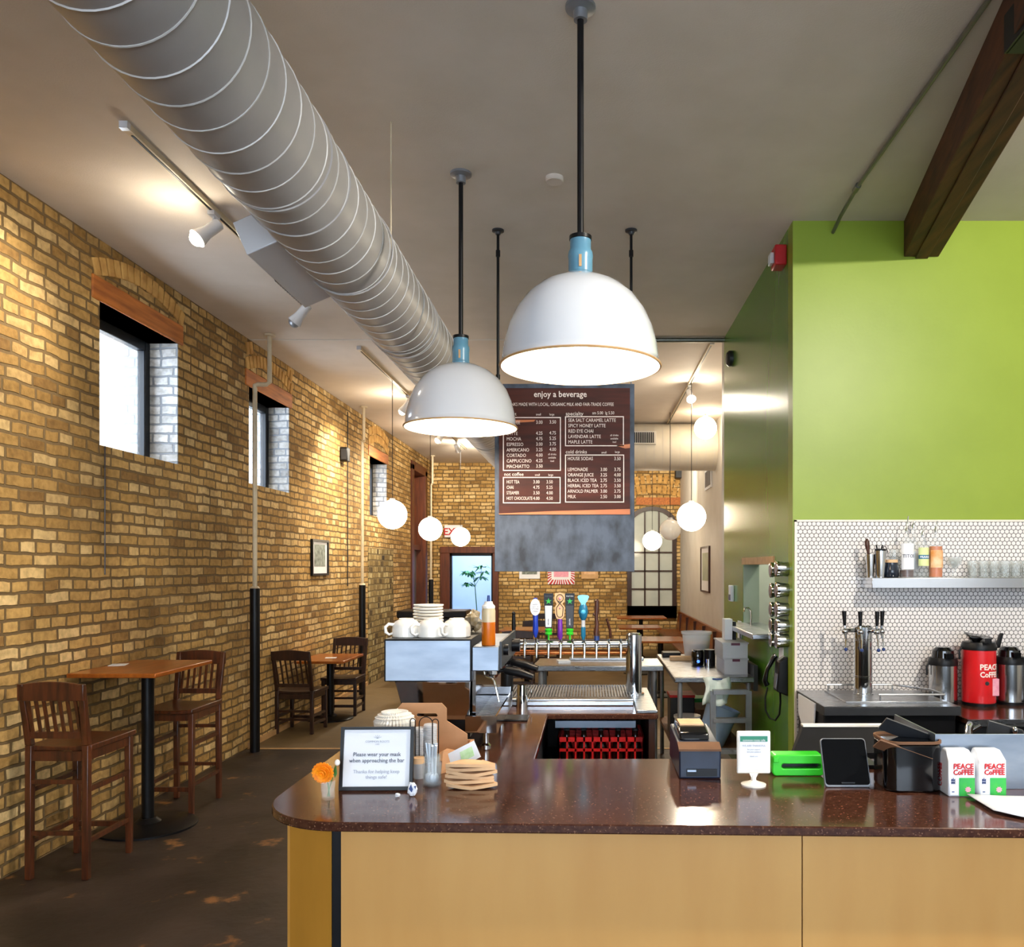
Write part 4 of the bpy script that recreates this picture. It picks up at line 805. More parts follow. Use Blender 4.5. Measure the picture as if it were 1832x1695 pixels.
for px, fm in ((981.5, 'paper'), (1019.5, 'darkgrey')):
    x = PX(px, hy); q = S
    h = handle(px, MB().hexa([(x-6.5*q, hy-.008, zz(1124)), (x+6.5*q, hy-.008, zz(1124)), (x+6.5*q, hy+.008, zz(1124)), (x-6.5*q, hy+.008, zz(1124)), (x-8.5*q, hy-.01, zz(1062)), (x+8.5*q, hy-.01, zz(1062)), (x+8.5*q, hy+.01, zz(1062)), (x-8.5*q, hy+.01, zz(1062))]), 'black')
    part('label_strip', MB().hexa([(x-5*q, hy-.0105, zz(1122)), (x+5*q, hy-.0105, zz(1122)), (x+5*q, hy-.008, zz(1122)), (x-5*q, hy-.008, zz(1122)), (x-6.3*q, hy-.0115, zz(1084)), (x+6.3*q, hy-.0115, zz(1084)), (x+6.3*q, hy-.009, zz(1084)), (x-6.3*q, hy-.009, zz(1084))]), M[fm], h, w=1)
    part('emblem', MB().prism([(x+(6.0 if k % 2 == 0 else 2.2)*q*math.cos(math.pi*k/5+math.pi/2), zz(1076)+(6.0 if k % 2 == 0 else 2.2)*q*math.sin(math.pi*k/5+math.pi/2)) for k in range(10)], 'xz', hy-.0118, hy-.009), M['leafgreen'], h, w=1)
    part('collar', MB().lathe([(0, 0), (.016, 0), (.018, .008), (.014, .012), (.017, .018), (.018, .026), (.012, .03), (0, .03)], 20, (x, hy, zz(1136))).cyl((x, hy, zz(1145)), (x, hy, zz(1136)), .005), M['lime'], h, w=1)
    part('lettering', MB().text('FULTON', .0085, (x, hy-.0108, zz(1068)), 'CENTER').text('300 IPA', .010, (x+.003, hy-.0122, zz(1119)), 'LEFT', rot=-math.pi/2), M['ink'] if fm == 'paper' else M['paper'], h, w=1)
x = PX(1002, hy)
h = handle(1001, MB().tube([(x, hy, zz(1145)), (x, hy, zz(1140)), (x, hy, zz(1125)), (x, hy, zz(1108))], [.006, .013, .012, .011], 16), 'purple')
out8 = [(1002+9*math.cos(a)*(1-.15*math.sin(a)), 1071.5-10*math.sin(a)) for a in [math.pi*2*k/20-.6 for k in range(17)]]
pl = [(993, 1062), (1002, 1060), (1011, 1064), (1010, 1075), (1006.5, 1081), (1010.5, 1086), (1009, 1104), (1004, 1108), (996, 1107), (993.5, 1100), (992.5, 1087), (996, 1081), (992, 1074)]
part('badge', MB().prism([(PX(a, hy), zz(b)) for a, b in pl], 'xz', hy-.012, hy-.004), M['sleeve'], h, w=1)
c1 = [(PX(1002+6*math.cos(a), hy), hy-.013, zz(1070.5-6.5*math.sin(a))) for a in [2*math.pi*k/20 for k in range(20)]]
part('loop_line', MB().tube(c1, .0018, 6, closed=True).tube([(PX(a, hy), hy-.013, zz(b)) for a, b in ((998, 1076), (1004, 1082), (1008, 1087), (1006.5, 1102), (1003, 1104.5), (999, 1104), (996.5, 1100), (995.5, 1088), (1000, 1082), (1006, 1075))], .0018, 6), M['black'], h, w=1)
part('emblem', MB().sphere((PX(1002, hy), hy-.0125, zz(1071)), .0075, 12, 1).sphere((PX(1002, hy), hy-.0125, zz(1088)), .005, 12), M['pink'], h, w=1)
x = PX(1043.5, hy); q = S
h = handle(1043, MB().tube([(x, hy, zz(1145)), (x, hy, zz(1138)), (x, hy, zz(1122))], [.006, .012, .011], 14).tube([(x, hy, zz(1110)), (x, hy, zz(1104)), (x, hy, zz(1095)), (x, hy, zz(1086)), (x, hy, zz(1078))], [.010, .018, .023, .019, .010], 16), 'teal')
part('grip', MB().cyl((x, hy, zz(1124)), (x, hy, zz(1109)), .0095), M['frost'], h, w=1)
part('badge', MB().prism([(x+a*q, zz(b)) for a, b in ((-10.5, 1068), (-8, 1065.5), (0, 1064.5), (8, 1065.5), (10.5, 1068), (8, 1074), (4, 1080), (3, 1084), (-3, 1084), (-4, 1080), (-8, 1074))], 'xz', hy-.014, hy+.006), M['sky'], h, w=1)
part('medallion', MB().sphere((x, hy-.012, zz(1095)), .014, 14), M['sky'], h, w=1)
x = PX(1067.5, hy)
h = handle(1067, MB().tube([(x, hy, zz(1140)), (x-.003, hy, zz(1133)), (x+.002, hy, zz(1118)), (x-.002, hy, zz(1104)), (x+.001, hy, zz(1090)), (x+.002, hy, zz(1075)), (x+.002, hy, zz(1072.5))], [.012, .013, .010, .009, .012, .011, .005], 12).tube([(x-.002, hy, zz(1104)), (x-.012, hy, zz(1100)), (x-.015, hy, zz(1097))], [.006, .005, .003], 8), 'darkwood')
part('collar', MB().cyl((x, hy, zz(1146)), (x, hy, zz(1138)), .013), M['denim'], h, w=1)
x = PX(1090, hy); h = handle(1090, MB().tube([(x+.008, hy+.05, TZ+.03), (x+.004, hy+.04, zz(1128)), (x-.012, hy+.03, zz(1108))], [.008, .007, .006], 10), 'darkwood')
# steel jug and black mat on the rear counter
t = T('steel_jug', 'small steel milk jug on the drip tray beside the espresso machine', 'jug', (PX(934, 3.72), 3.72, CT))
part('jug_body', MB().lathe([(0, 0), (.026, 0), (.026, .02), (.024, .06), (.022, .1), (.020, .1), (.020, .01), (0, .01)], 24), M['chrome'], t)
part('handle', MB().tube([(.022, 0, .085), (.04, 0, .08), (.042, 0, .05), (.025, 0, .025)], .003, 8), M['chrome'], t)
one('rubber_mat', MB().box(-.055, .055, -.06, .06, 0, .008), M['black'], 'small black rubber mat on the counter behind the steam wand', 'mat', (PX(922, 3.45), 3.43, CT), bevel=.003)
# ------------------------------------------------------------------ espresso machine
e = T('espresso_machine', 'stainless espresso machine on the left arm of the bar', 'espresso machine', (-.52, 3.2, CT))
E0, E1 = 2.88, 3.50
X = lambda p: PX(p, E0)
Z = lambda p: PZ(p, E0)
part('body', MB().box(X(687), X(843.5), E0, E1, Z(1220), Z(1144)), M['black'], e, w=1, bevel=.003)
part('side_cover', MB().box(X(690.5), X(841), E0-.004, E0, Z(1218), Z(1147)), M['steelpan'], e, w=1)
mb = MB().hexa([(X(722), E0+.03, Z(1292)), (X(838), E0+.03, Z(1292)), (X(838), E1-.03, Z(1292)), (X(722), E1-.03, Z(1292)), (X(704), E0+.012, Z(1220)), (X(841), E0+.012, Z(1220)), (X(841), E1-.02, Z(1220)), (X(704), E1-.02, Z(1220))])
part('lower_panel', mb, M['mirror'], e, w=1, bevel=.003)
part('base', MB().box(X(730), X(838), E0+.04, E1-.04, CT+.03, Z(1292)), M['black'], e, w=1)
part('group_housing', MB().box(X(843.5), X(892), E0+.01, E1-.03, Z(1202), Z(1158)), M['steelpan'], e, w=1, bevel=.003)
dt = part('machine_drip_tray', MB().box(X(833), X(889), E0-.01, E1-.06, Z(1311), Z(1290)).box(X(833), X(836), E0-.01, E1-.06, Z(1290), Z(1281)).box(X(886), X(889), E0-.01, E1-.06, Z(1290), Z(1281)).box(X(836), X(886), E0-.01, E0-.006, Z(1290), Z(1281)).box(X(836), X(886), E1-.07, E1-.06, Z(1290), Z(1270)), M['mirror'], e, w=1)
mb = MB()
for k in range(22): mb.box(X(837), X(885), E0+.01+k*.024, E0+.022+k*.024, Z(1289), Z(1287))
part('tray_grate', mb, M['steel'], dt, w=1)
for (px, yy) in ((868, E0+.02), (745, E0+.07), (868, E1-.1), (745, E1-.08)):
    part('foot', MB().lathe([(0, 0), (.018, 0), (.018, .006), (.011, .014), (.010, .05), (.014, .09), (0, .09)], 20, (X(px), yy, CT)), M['chrome'], e, w=1)
part('back_plate', MB().box(X(843), X(849), E0+.03, E1-.03, Z(1290), Z(1202)), M['mirror'], e, w=1)
W_ = lambda px, py, y: (PX(px, y), y, PZ(py, y))
part('steam_wand', MB().tube([W_(866, 1202, E0+.02), W_(867, 1208, E0+.018), W_(872, 1212, E0+.01), W_(880, 1214, E0), W_(884, 1219, E0-.005), W_(888, 1234, E0-.01), W_(893, 1256, E0-.015)], .0042, 10), M['chrome'], e, w=1)
for yy in (3.05, 3.30):
    pf = part('portafilter', MB().cyl((X(873), yy, Z(1202)), (X(873), yy, Z(1217)), .026, n=24).cyl((X(873), yy, Z(1217)), (X(873), yy, Z(1224)), .022, .012, n=24), M['chrome'], e, w=1)
    part('portafilter_handle', MB().tube([(X(880), yy, Z(1213)), (X(893), yy-.002, Z(1210)), (X(896), yy-.004, Z(1210)), (X(925), yy-.02, Z(1215)), (X(949), yy-.03, Z(1222))], [.006, .008, .0145, .016, .012], 16), M['black'], pf, w=1)
part('steam_knob', MB().cyl((X(892), E0+.10, Z(1168)), (X(905), E0+.10, Z(1168)), .02, n=20), M['black'], e, w=1)
part('steam_knob', MB().cyl((X(892), 3.3, Z(1175)), (X(912), 3.3, Z(1175)), .026, n=20), M['black'], e, w=1)
part('control_panel', MB().box(X(892), X(896), E0+.03, E1-.05, Z(1198), Z(1150)), M['darkgrey'], e, w=1)
ZT = Z(1144)
# cups, saucers, squeeze bottle on the machine
cup = None
for (px, yy, rz, lb) in ((727, 2.99, 3.6, 'upturned white coffee cup at the left end on the espresso machine'), (772, 2.98, 3.7, 'upturned white coffee cup in the middle of the row on the espresso machine'), (817, 2.99, 4.1, 'upturned white coffee cup at the right end on the espresso machine')):
    loc = (PX(px, yy), yy, ZT)
    if cup is None:
        cup = T('coffee_cup', lb, 'cup', loc, rz, 'upturned cups on the espresso machine')
        part('cup_body', MB().lathe([(.049, 0), (.0505, .002), (.0505, .034), (.048, .044), (.040, .055), (.028, .0615), (.026, .066), (0, .066)], 36).lathe([(.049, 0), (.047, .002), (.046, .036), (0, .055)], 36), M['ceramic'], cup)
        part('cup_handle', MB().tube([(.046, 0, .044), (.064, 0, .047), (.076, 0, .036), (.074, 0, .018), (.062, 0, .009), (.048, 0, .014)], [.006, .006, .006, .006, .005, .005], 10), M['ceramic'], cup)
    else: dup(cup, loc, rz, lb)
sau = None
ORD = ('lowest in the stack', 'second from the bottom of the stack', 'third from the bottom', 'fourth from the bottom', 'fifth, in the middle of the stack', 'fourth from the top', 'third from the top', 'second from the top of the stack', 'topmost of the stack')
for k in range(9):
    loc = (PX(766, 3.22)+random.uniform(-.0015, .0015), 3.22+random.uniform(-.0015, .0015), ZT+k*.0118)
    if sau is None:
        sau = one('saucer', MB().lathe([(0, 0), (.032, 0), (.034, .002), (.054, .0035), (.058, .006), (.0585, .0105), (.057, .0116), (.03, .006), (0, .005)], 40), M['ceramic'], 'white saucer on the espresso machine, lowest in the stack', 'saucer', loc, 'stacked saucers on the espresso machine')
    else:
        c = sau.copy(); COL.objects.link(c); c.location = loc
        c['label'] = 'white saucer on the espresso machine, %s' % ORD[k]
t = T('squeeze_bottle', 'clear squeeze bottle half full of orange syrup on the espresso machine', 'bottle', (PX(874, 2.94), 2.94, Z(1158)))
part('syrup', MB().lathe([(0, .001), (.0235, .001), (.0245, .004), (.0245, .083), (0, .083)], 28), M['ambercl'], t)
part('bottle_body', MB().lathe([(.0245, .0832), (.0245, .122), (.022, .132), (0, .133)], 28), mat('cloudy_plastic', '#cdbb98', .3, col2='#c6b48f', scale=5), t)
part('bottle_cap', MB().lathe([(0, .132), (.0235, .132), (.0235, .140), (.016, .148), (.014, .156), (0, .157)], 24), M['ceramic'], t)
part('nozzle', MB().cyl((0, 0, .156), (0, 0, .178), .006, .0045), M['denim'], t)
random.seed(5)
def crumple(w_, d_, h_, n=10, amp=.3, seed=1):
    rnd = random.Random(seed); b = MB(); b.sphere((0, 0, 0), 1, n*2)
    for v in b.bm.verts:
        k = 1+rnd.uniform(-amp, amp*.4); v.co = Vector((v.co.x*w_/2*k, v.co.y*d_/2*k, v.co.z*h_/2*k+h_/2))
        v.co.z = max(0, v.co.z)
    return b
o = one('crumpled_bag', crumple(.075, .11, .085, 8, .3, 4), mat('crinkled_clear_film', '#b9b0a0', .15, .0, col2='#8a7a5e', scale=30, trans=.3), 'crumpled clear plastic bag at the right end on the espresso machine', 'bag', (PX(846, 3.2), 3.2, ZT), sharp=5)
# ------------------------------------------------------------------ things on the left of the counter
# framed mask notice
t = T('mask_notice', 'black framed white notice asking guests to wear a mask', 'sign', ((PX(606, 2.33)+PX(737, 2.33))/2, 2.335, CT), math.radians(1.5), rx=math.radians(-9))
w_, h_ = .206, .176
part('frame', MB().band([(-w_/2, 0), (w_/2, 0), (w_/2, h_), (-w_/2, h_)], [(-w_/2+.009, .010), (w_/2-.009, .010), (w_/2-.009, h_-.008), (-w_/2+.009, h_-.008)], 'xz', -.006, .008), M['black'], t)
pp = part('sheet', MB().box(-w_/2+.007, w_/2-.007, 0.0, .004, .008, h_-.006), M['paper'], t)
part('easel_leg', MB().hexa([(-.02, .006, .12), (.02, .006, .12), (.02, .010, .12), (-.02, .010, .12), (-.03, .050, .008), (.03, .050, .008), (.03, .054, .008), (-.03, .054, .008)]), M['black'], t)
part('lettering', MB().text('Please wear your mask', .0155, (0, -.001, .094), 'CENTER', bold=.0001, sx=.93).text('when approaching the bar', .0155, (0, -.001, .077), 'CENTER', bold=.0001, sx=.95), M['ink'], pp)
part('pale_lettering', MB().text('Thanks for helping keep', .0135, (0, -.001, .047), 'CENTER').text('things safe!', .0135, (0, -.001, .032), 'CENTER').text('COMMON ROOTS', .0082, (0, -.001, .132), 'CENTER').text('CAFE', .005, (0, -.001, .1255), 'CENTER'), M['inkpale'], pp)
mb = MB()
for k in range(5):
    a = math.pi*(.15+.7*k/4); mb.tube([(0, -.001, .143), (.006*math.cos(a), -.001, .143+.006*math.sin(a)), (.012*math.cos(a), -.001, .143+.010*math.sin(a))], .0005, 5)
part('emblem', mb, M['inkpale'], pp)
# bud vase
t = T('flower_vase', 'small glass of water with an orange flower and a white bud', 'vase', (PX(587, 2.25), 2.25, CT))
part('glass', MB().lathe([(0, 0), (.017, 0), (.018, .003), (.0195, .05), (.0183, .05), (.0168, .006), (0, .005)], 28), M['glass'], t)
fl = (PX(580, 2.25)-PX(587, 2.25), -.008, PZ(1381, 2.25)-CT)
part('stem', MB().tube([(.004, 0, .006), (.0, 0, .04), (fl[0], fl[1]+.006, fl[2])], .002, 6).tube([(-.002, 0, .006), (.01, 0, .05), (.024, 0, .094)], .0013, 6), M['stem'], t)
mb = MB()
for ring, (n, r, L_) in enumerate(((18, .010, .020), (15, .006, .019), (11, .003, .015), (7, .001, .010))):
    for k in range(n):
        a = 2*math.pi*k/n+ring*.3
        Mx = Matrix.Translation(Vector(fl)+Vector((0, -.003*ring, 0))) @ Matrix.Rotation(math.pi/2+.12, 4, 'X') @ Matrix.Rotation(a, 4, 'Z') @ Matrix.Rotation(-.15-.28*ring, 4, 'Y')
        mb.prism([(r, -.003), (r+L_*.7, -.0055), (r+L_, -.003), (r+L_, .003), (r+L_*.7, .0055), (r, .003)], 'xy', -.0006, .0010, M=Mx)
mb.sphere(fl, .009, 10)
part('orange_flower', mb, M['orange'], t)
part('white_bud', MB().sphere((.025, 0, .098), .0075, 12, 1.2), M['ceramic'], t)
part('leaf', MB().prism([(0, 0), (.006, .012), (.004, .03), (0, .034), (-.004, .02)], 'xz', -.0005, .0005, M=Matrix.Translation((.018, .002, .055))), M['stem'], t)
# sugar packet and crumb
t = T('paper_packet', 'crumpled white paper packet with a blue mark by the foot of the notice', 'packet', (PX(738, 2.27), 2.27, CT), .2)
part('packet_body', crumple(.030, .016, .042, 6, .22, 9), M['paper'], t, sharp=5)
part('blue_mark', MB().prism([(-.010, .024), (-.004, .036), (.001, .022), (-.002, .014)], 'xz', -.0105, -.0085).prism([(.004, .030), (.010, .032), (.008, .022)], 'xz', -.0105, -.0085), M['denim'], t)
one('paper_scrap', crumple(.016, .012, .012, 5, .3, 12), M['paper'], 'tiny torn white paper scrap on the counter before the notice', 'paper', (PX(712, 2.27), 2.265, CT), sharp=5)
# jar of spoons
t = T('straw_jar', 'glass jar full of silver spoons beside the mask notice', 'jar', (PX(773, 2.39), 2.39, CT))
part('jar', MB().lathe([(0, 0), (.024, 0), (.027, .004), (.027, .062), (.023, .07), (.0225, .088), (.021, .088), (.0215, .07), (.0255, .06), (.0255, .006), (0, .004)], 32), M['glass'], t)
rnd = random.Random(2)
part('jar_thread', MB().tube([(.0235*math.cos(a), .0235*math.sin(a), .074+.0) for a in [2*math.pi*k/28 for k in range(28)]], .0012, 6, closed=True).tube([(.0235*math.cos(a), .0235*math.sin(a), .082) for a in [2*math.pi*k/28 for k in range(28)]], .0012, 6, closed=True), M['glass'], t)
sp = None
for k in range(11):
    a = rnd.uniform(0, 6.28); r0 = rnd.uniform(.004, .012); dx, dy = .010*math.cos(a+2.6)-.002, .010*math.sin(a+2.6)
    loc = (PX(773, 2.39)+r0*math.cos(a), 2.39+r0*math.sin(a), CT+.008)
    if sp is None:
        sp = T('teaspoon', 'silver teaspoon standing in the glass jar', 'spoon', loc, 0, 'spoons in the glass jar')
        part('bowl', MB().sphere((0, 0, .014), .009, 12, 1.5), M['spoon'], sp)
        part('handle', MB().tube([(0, 0, .026), (0, 0, .06), (0, 0, .112)], [.0015, .0018, .0034], 8), M['spoon'], sp)
        q = sp
    else: q = dup(sp, loc)
    q.rotation_euler = (rnd.uniform(-.13, .13), rnd.uniform(-.05, .16), a)
# stack of cardboard sleeves
def sleeve_mb(R=.115, hgt=.062, arcw=1.35, bendz=.018, seed=0):
    rnd = random.Random(seed); b = MB(); n = 14; rows = []
    for i in range(n+1):
        a = -arcw/2+arcw*i/n
        zz_ = bendz*(.3*abs(math.sin(a*2.2+seed)))
        row = []
        for r in (R-hgt, R):
            for t_ in (0, .009): row.append(b.bm.verts.new((r*math.sin(a), -r*math.cos(a)+R*.72, zz_+t_)))
        rows.append(row)
    for A, B in zip(rows, rows[1:]):
        b.bm.faces.new((A[0], B[0], B[2], A[2])); b.bm.faces.new((A[1], A[3], B[3], B[1])); b.bm.faces.new((A[0], A[1], B[1], B[0])); b.bm.faces.new((A[2], B[2], B[3], A[3]))
    for A in (rows[0], rows[-1]): b.bm.faces.new((A[0], A[2], A[3], A[1]))
    return b
for k in range(6):
    names = ('lowest in the stack', 'second from the bottom of the stack', 'third from the bottom of the stack', 'third from the top of the stack', 'second from the top of the stack', 'topmost of the stack')
    one('cup_sleeve', sleeve_mb(seed=k, arcw=1.38-.03*(k % 3)), M['sleeve'], 'folded tan cardboard cup sleeve, '+names[k], 'cup sleeve', (PX(843, 2.40)+rnd.uniform(-.008, .008), 2.37+rnd.uniform(-.008, .008), CT+.0005+k*.0118), group='stacked cup sleeves beside the spoon jar', rz=rnd.uniform(-.10, .10), rx=rnd.uniform(-.02, .02))
t = T('printed_card', 'white folded card with green print leaning behind the cup sleeves', 'card', (PX(832, 2.55), 2.55, CT+.02), 0, rx=math.radians(-18), ry=math.radians(-27))
part('card_sheet', MB().box(-.055, .055, -.001, .001, 0, .055), M['paper'], t)
part('green_print', MB().prism([(-.005, .012), (.038, .012), (.042, .042), (.0, .042)], 'xz', -.0018, -.001), mat('faded_green_print', '#b7dda0', .7, col2='#cfe8c0', scale=60), t)
# paper cup with lid
t = T('paper_cup', 'small paper cup with tan lid behind the notice and the spoon jar', 'cup', (PX(749, 2.47), 2.47, CT))
part('cup_body', MB().lathe([(0, 0), (.015, 0), (.019, .045), (0, .045)], 24), M['frost'], t)
part('lid', MB().cyl((0, 0, .045), (0, 0, .062), .019, .018), M['sleeve'], t)
# coffee filters
t = T('coffee_filters', 'stack of white fluted paper coffee filters behind the notice', 'coffee filters', (PX(706, 2.60), 2.60, CT))
part('filter_stack', MB().lathe([(0, 0), (.03, 0), (.048, .03), (.055, .06), (.06, .085), (.053, .094), (.0565, .098), (.046, .102), (.049, .107), (.036, .109), (.039, .115), (.022, .113), (0, .105)], 76, flute=.09), M['ceramic'], t, sharp=10).location = (0, 0, .062)
part('filter_holder', MB().lathe([(0, 0), (.05, 0), (.056, .07), (.054, .07), (.048, .004), (0, .004)], 32), M['darkgrey'], t)
# kraft drink carrier
t = T('drink_carrier', 'kraft cardboard drink carrier with a slotted handle', 'carrier', (PX(770, 2.70), 2.70, CT))
P = lambda L_, y: [(PX(a, y), PZ(b, y)) for a, b in L_]
hand = P([(712, 1352), (712, 1267), (719, 1258.5), (790, 1258.5), (799, 1268), (799, 1290), (836, 1314), (836, 1330), (800, 1352)], 2.70)
mb = MB()
o8 = [(712, 1352), (712, 1267), (719, 1258.5), (790, 1258.5), (799, 1268), (799, 1290), (836, 1314), (836, 1352)]
i8 = [(745, 1281), (745, 1280), (747, 1277), (780, 1277), (782, 1279), (783, 1281), (781, 1283), (747, 1283)]
mb.band(P(o8, 2.70), P(i8, 2.70), 'xz', 2.70, 2.706)
part('handle_panel', mb, M['card'], t, w=1)
xa, xb = PX(741, 2.6), PX(832, 2.6)
part('tray', MB().box(xa, xb, 2.59, 2.60, CT, CT+.045).box(xa, xb, 2.80, 2.81, CT, CT+.045).box(xa, xa+.01, 2.6, 2.8, CT, CT+.045).box(xb-.01, xb, 2.6, 2.8, CT, CT+.045).box(xa, xb, 2.6, 2.8, CT, CT+.006), M['card'], t, w=1)
part('side_flap', MB().hexa([(PX(785, 2.6), 2.52, CT), (PX(797, 2.6), 2.52, CT), (PX(830, 2.6), 2.6, CT), (PX(800, 2.6), 2.6, CT), (PX(790, 2.6), 2.56, CT+.055), (PX(797, 2.6), 2.56, CT+.06), (PX(826, 2.6), 2.6, CT+.05), (PX(800, 2.6), 2.6, CT+.06)]), M['card'], t, w=1)
# wire rack with lids
t = T('wire_rack', 'black wire rack of clear lids in front of the drink carrier', 'rack', (PX(763, 2.53), 2.53, CT))
def loop(xc_, hw_, zb, zt, y): return [(xc_-hw_, y, zb), (xc_-hw_, y, zt-hw_)] + [(xc_-hw_*math.cos(a), y, zt-hw_+hw_*math.sin(a)) for a in [math.pi*k/10 for k in range(1, 10)]] + [(xc_+hw_, y, zt-hw_), (xc_+hw_, y, zb)]
mb = MB()
for yy in (2.49, 2.57):
    for (a, hwp, zt) in ((738.5, 4.5, 1286), (762, 12, 1283), (779, 5.5, 1287)):
        mb.tube(loop(PX(a, yy), hwp*yy/F, CT+.03, PZ(zt, yy), yy), .0016, 6)
part('wire_loops', mb, M['black'], t, w=1)
part('rack_tray', MB().box(PX(734, 2.53), PX(790, 2.53), 2.48, 2.58, CT, CT+.034), M['darkwood'], t, w=1, bevel=.003)
mb = MB()
for (a, n) in ((750, 19), (770, 21)):
    for k in range(n): mb.lathe([(0, 0), (.020, 0), (.021, .002), (.019, .006), (.016, .0065), (0, .0065)], 22, (PX(a, 2.53), 2.53, CT+.034+k*.0055))
part('lid_stack', mb, M['frost'], t, w=1)
# ------------------------------------------------------------------ things on the right of the counter
t = T('receipt_printer', 'blue-black receipt printer on the counter at the gap', 'printer', (PX(1252, 2.55), 2.55, CT))
xa, xb = PX(1215, 2.46), PX(1290, 2.46); zf, zm, zt = CT+.088, CT+.10, CT+.125
part('printer_body', MB().prism([(2.46, CT), (2.46, zf), (2.50, zm), (2.74, zm+.012), (2.76, CT)], 'yz', xa, xb), M['navy'], t, w=1, bevel=.005)
part('paper_cover', MB().prism([(2.52, zm+.0), (2.53, zm+.022), (2.57, zt+.01), (2.68, zt+.012), (2.72, zm+.012)], 'yz', xa+.008, xb-.026), M['blackgloss'], t, w=1, bevel=.006)
part('paper_roll_edge', MB().box(xa+.015, xb-.035, 2.58, 2.67, zt+.011, zt+.016), M['sleeve'], t, w=1)
part('front_slot', MB().box(xa+.022, xb-.012, 2.457, 2.46, CT+.008, CT+.030), M['black'], t, w=1)
part('slot_bar', MB().box(xa+.024, xa+.05, 2.454, 2.457, CT+.022, CT+.028), M['steelpan'], t, w=1)
part('top_trim', MB().prism([(2.458, zf), (2.50, zm+.002), (2.50, zm-.004), (2.458, zf-.006)], 'yz', xa-.001, xb+.001), M['soot'], t, w=1)
t = T('table_sign', 'small white upright sign holder with a green header', 'sign', (PX(1348, 2.39), 2.39, CT))
part('stand_foot', MB().lathe([(0, 0), (.036, 0), (.036, .004), (.02, .009), (.008, .014), (.006, .03), (0, .03)], 36), M['ceramic'], t)
sw = .0485; z0 = .034; z1 = PZ(1308, 2.39)-CT
part('stand_neck', MB().hexa([(-.006, -.004, .02), (.006, -.004, .02), (.006, .004, .02), (-.006, .004, .02), (-.014, -.004, z0+.004), (.014, -.004, z0+.004), (.014, .004, z0+.004), (-.014, .004, z0+.004)]), M['ceramic'], t)
fr = part('holder_frame', MB().box(-sw, sw, -.005, .005, z0, z1), M['ceramic'], t, bevel=.004)
sh = part('sheet', MB().box(-sw+.008, sw-.008, -.0062, -.005, z0+.012, z1-.010), M['paper'], t)
part('green_header', MB().box(-sw+.009, sw-.009, -.0070, -.0062, z1-.030, z1-.014), M['greenbag'], sh)
mb = MB().text('common roots cafe', .0082, (0, -.0074, z1-.0285), 'CENTER'); part('header_lettering', mb, M['paper'], sh)
mb = MB().text('WE ARE THANKFUL', .0075, (0, -.0066, z1-.044), 'CENTER').text('for your support', .0055, (0, -.0066, z1-.054), 'CENTER').text('and your patience', .0055, (0, -.0066, z1-.061), 'CENTER').text('thank you', .0055, (0, -.0066, z1-.074), 'CENTER')
part('lettering', mb, M['inkpale'], sh)
t = T('green_holder', 'bright green plastic caddy with a long slot beside the tablet', 'caddy', (PX(1424, 2.52), 2.52, CT))
w2, h2 = .078, .064
def rrect(x0, x1, z0, z1, r, n=5):
    P_ = []
    for cx, cz, a0 in ((x1-r, z0+r, -90), (x1-r, z1-r, 0), (x0+r, z1-r, 90), (x0+r, z0+r, 180)):
        for k in range(n+1):
            a = math.radians(a0+90*k/n); P_.append((cx+r*math.cos(a), cz+r*math.sin(a)))
    return P_
part('caddy_body', MB().band(rrect(-w2, w2, 0.001, h2, .012), rrect(-w2+.028, w2-.01, .022, .037, .0074), 'xz', -.03, .03), M['lime'], t, bevel=.003)
part('slot_back', MB().box(-w2+.02, w2-.005, .0, .004, .018, .04), M['black'], t)
part('latch', MB().box(-w2+.002, -w2+.02, -.034, -.03, h2-.022, h2-.006), M['lime'], t, bevel=.002)
# tablet
t = T('tablet', 'dark tablet in a grey frame leaning on its stand on the counter', 'tablet', (PX(1518, 2.36), 2.36, CT), 0, rx=math.radians(-24))
tw_, th_ = .1325, .1425
part('tablet_body', MB().prism(rrect(-tw_/2, tw_/2, .002, th_, .011), 'xz', 0, .009), M['grey'], t, bevel=.002)
part('screen', MB().prism(rrect(-tw_/2+.003, tw_/2-.003, .008, th_-.003, .009), 'xz', -.001, 0), M['screen'], t)
part('card_slot', MB().box(-.018, .020, -.0018, -.001, .012, .0155), M['darkgrey'], t)
part('stand', MB().hexa([(-.04, .01, .10), (.04, .01, .10), (.04, .014, .10), (-.04, .014, .10), (-.045, .062, .030), (.045, .062, .030), (.045, .068, .030), (-.045, .068, .030)]), M['grey'], t)
# POS screen
t = T('register_screen', 'wide black cash register screen seen from behind, beside the tablet', 'monitor', (PX(1505, 2.62), 2.62, CT))
p = lambda px, py, y: (PX(px, y), y, PZ(py, y))
part('screen_back', MB().hexa([p(1419, 1349, 2.55), p(1600, 1349, 2.55), (PX(1600, 2.55), 2.58, PZ(1349, 2.55)), (PX(1419, 2.55), 2.58, PZ(1349, 2.55)), p(1436, 1301, 2.62), p(1588, 1301, 2.62), (PX(1588, 2.62), 2.65, PZ(1301, 2.62)), (PX(1436, 2.62), 2.65, PZ(1301, 2.62))]), M['matte'], t, w=1, bevel=.003)
part('screen_edge', MB().box(PX(1437, 2.62), PX(1587, 2.62), 2.618, 2.652, PZ(1301, 2.62), PZ(1298, 2.62)), M['ceramic'], t, w=1)
part('monitor_stand', MB().box(PX(1490, 2.62), PX(1540, 2.62), 2.60, 2.66, CT+.01, PZ(1330, 2.6)).box(PX(1465, 2.62), PX(1565, 2.62), 2.58, 2.70, CT, CT+.012), M['darkgrey'], t, w=1)
